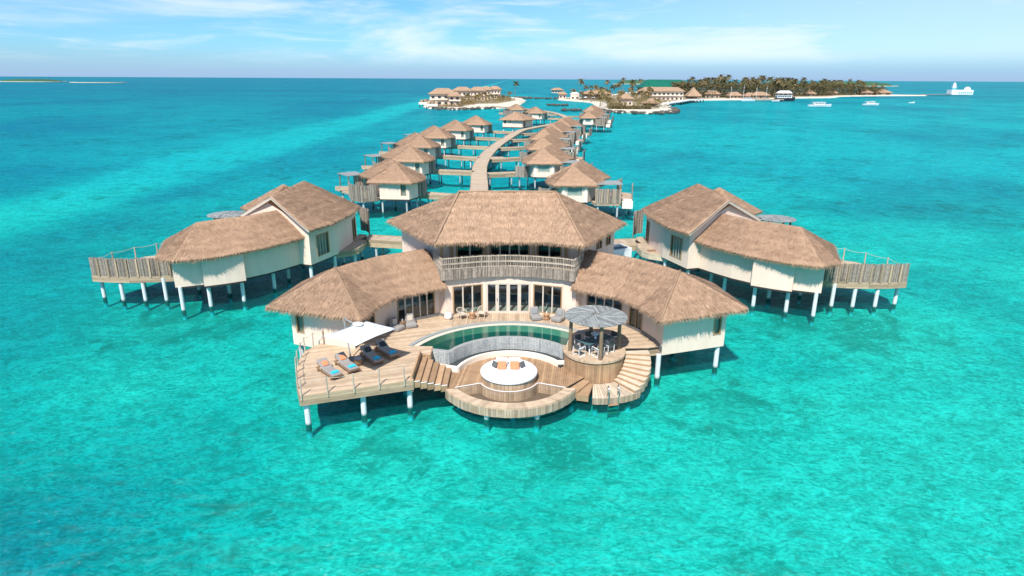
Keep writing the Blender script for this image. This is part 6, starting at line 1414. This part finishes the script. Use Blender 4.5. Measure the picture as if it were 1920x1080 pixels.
for x, y, h_, wh in ((219, 672, 13, 'leftmost of the four'), (233, 676, 14, 'second from the left'), (246, 676, 12, 'third from the left'), (256, 676, 13, 'rightmost of the four')):
    t_ = thing('flag_pole', f'thin white mast standing at the harbour front, {wh}', 'mast', (x, y, .9), 0, 'masts at the harbour'); mb = MB(); mb.cyl((0, 0, 0), (0, 0, h_), .16, .07, 6); mb.build('shaft', MT['white'], t_); mb = MB(); mb.obox((0, 0, h_*.8), V(1.0, 0, 0), V(0, .05, 0), V(0, 0, .06)); mb.build('cross_arm', MT['white'], t_)
# ------------------------------------------------------------ white pavilion with tower out at sea
lt = thing('overwater_pavilion', 'white over-water building with lighthouse tower and small dome, far right', 'building', (655, 982, 0))
mb = MB(); mb.box(-15.5, 15.5, -6, 6, .5, 7.0); mb.build('wall', MT['white'], lt)
for k in range(7):
    x = -4.5+k*2.9; mb = MB(); mb.box(x-.7, x+.7, -6.15, -5.9, 1.4, 4.0); mb.cyl((x, -6.15, 4.0), (x, -5.95, 4.0), .7, n=12); mb.build('arched_window', MT['teal_paint'], lt)
mb = MB(); mb.lathe([(3.6, .5), (3.4, 7), (3.0, 11.5), (3.0, 11.6)], c=(-11.8, -3, 0), n=16); tw = mb.build('tower', MT['white'], lt)
mb = MB(); mb.lathe([(3.45, 7.3), (3.25, 9.5)], c=(-11.8, -3, 0), n=16); mb.build('painted_band', MT['teal_paint'], tw)
mb = MB(); mb.lathe([(3.7, 11.6), (3.7, 12.0), (2.2, 12.0), (2.0, 14.6), (2.3, 14.7), (0, 17.4)], c=(-11.8, -3, 0), n=16); mb.build('lantern', MT['white'], tw)
mb = MB(); mb.lathe([(4.2, 7.0), (4.1, 8.4), (3.2, 10.0), (1.6, 11.0), (0, 11.4)], c=(10.2, 0, 0), n=18); mb.build('dome', MT['white'], lt, smooth=True)
for x in (-14, -5, 4, 13):
    for y in (-5, 5): mb = MB(); mb.cyl((x, y, -2), (x, y, .5), .4, n=7); mb.build('pile', MT['pile'], lt)
walkway('long thin walkway from the beach tip to the white tower building', [(552, 908), (640, 978)], 2.4, zt=1.5, bw=3, pile_step=16, name='far_walkway')
# ------------------------------------------------------------ islands on the horizon
def far_island(label, x, y, w_, dp, h, sand_w=1.06):
    n = 60; mb = MB(); rows = []
    for i in range(n+1):
        u = i/n*2-1; env = max(0, 1-abs(u)**3.5); r = []
        for j, (yy, hh) in enumerate(((-.5, .35), (-.3, .92), (0, 1), (.4, .8), (.5, 0))):
            r.append((u*w_/2, yy*dp*max(.15, env), 1.5+hh*h*env*(.82+.3*noise.noise((u*9+x, j*1.7, y*.01)))))
        rows.append(r)
    for a, b_ in zip(rows, rows[1:]):
        for k in range(4): mb.poly([a[k], b_[k], b_[k+1], a[k+1]], random.random())
        mb.poly([a[0], b_[0], (b_[0][0], b_[0][1]-2, .5), (a[0][0], a[0][1]-2, .5)][::-1])
    t_ = thing('far_island', label, 'island', (x, y, 0)); t_['kind'] = 'structure'; del t_['category']
    if h > 0: mb.build('woodland', MT['far_green'], t_)
    mb = MB(); mb.prism([(w_*sand_w/2*math.cos(2*PI*k/24), dp*.72*math.sin(2*PI*k/24)) for k in range(24)], -1.5, 1.9); mb.build('beach', MT['sand'], t_)
far_island('low green island on the horizon behind the palm grove', 1250, 2500, 330, 160, 17)
far_island('low green island on the horizon left of the green roof', 575, 3000, 250, 140, 17)
far_island('thin wooded island on the horizon at the far left', -1790, 2500, 230, 120, 9)
far_island('bare sandbar just off the left horizon', -1390, 2250, 170, 80, 1.2)
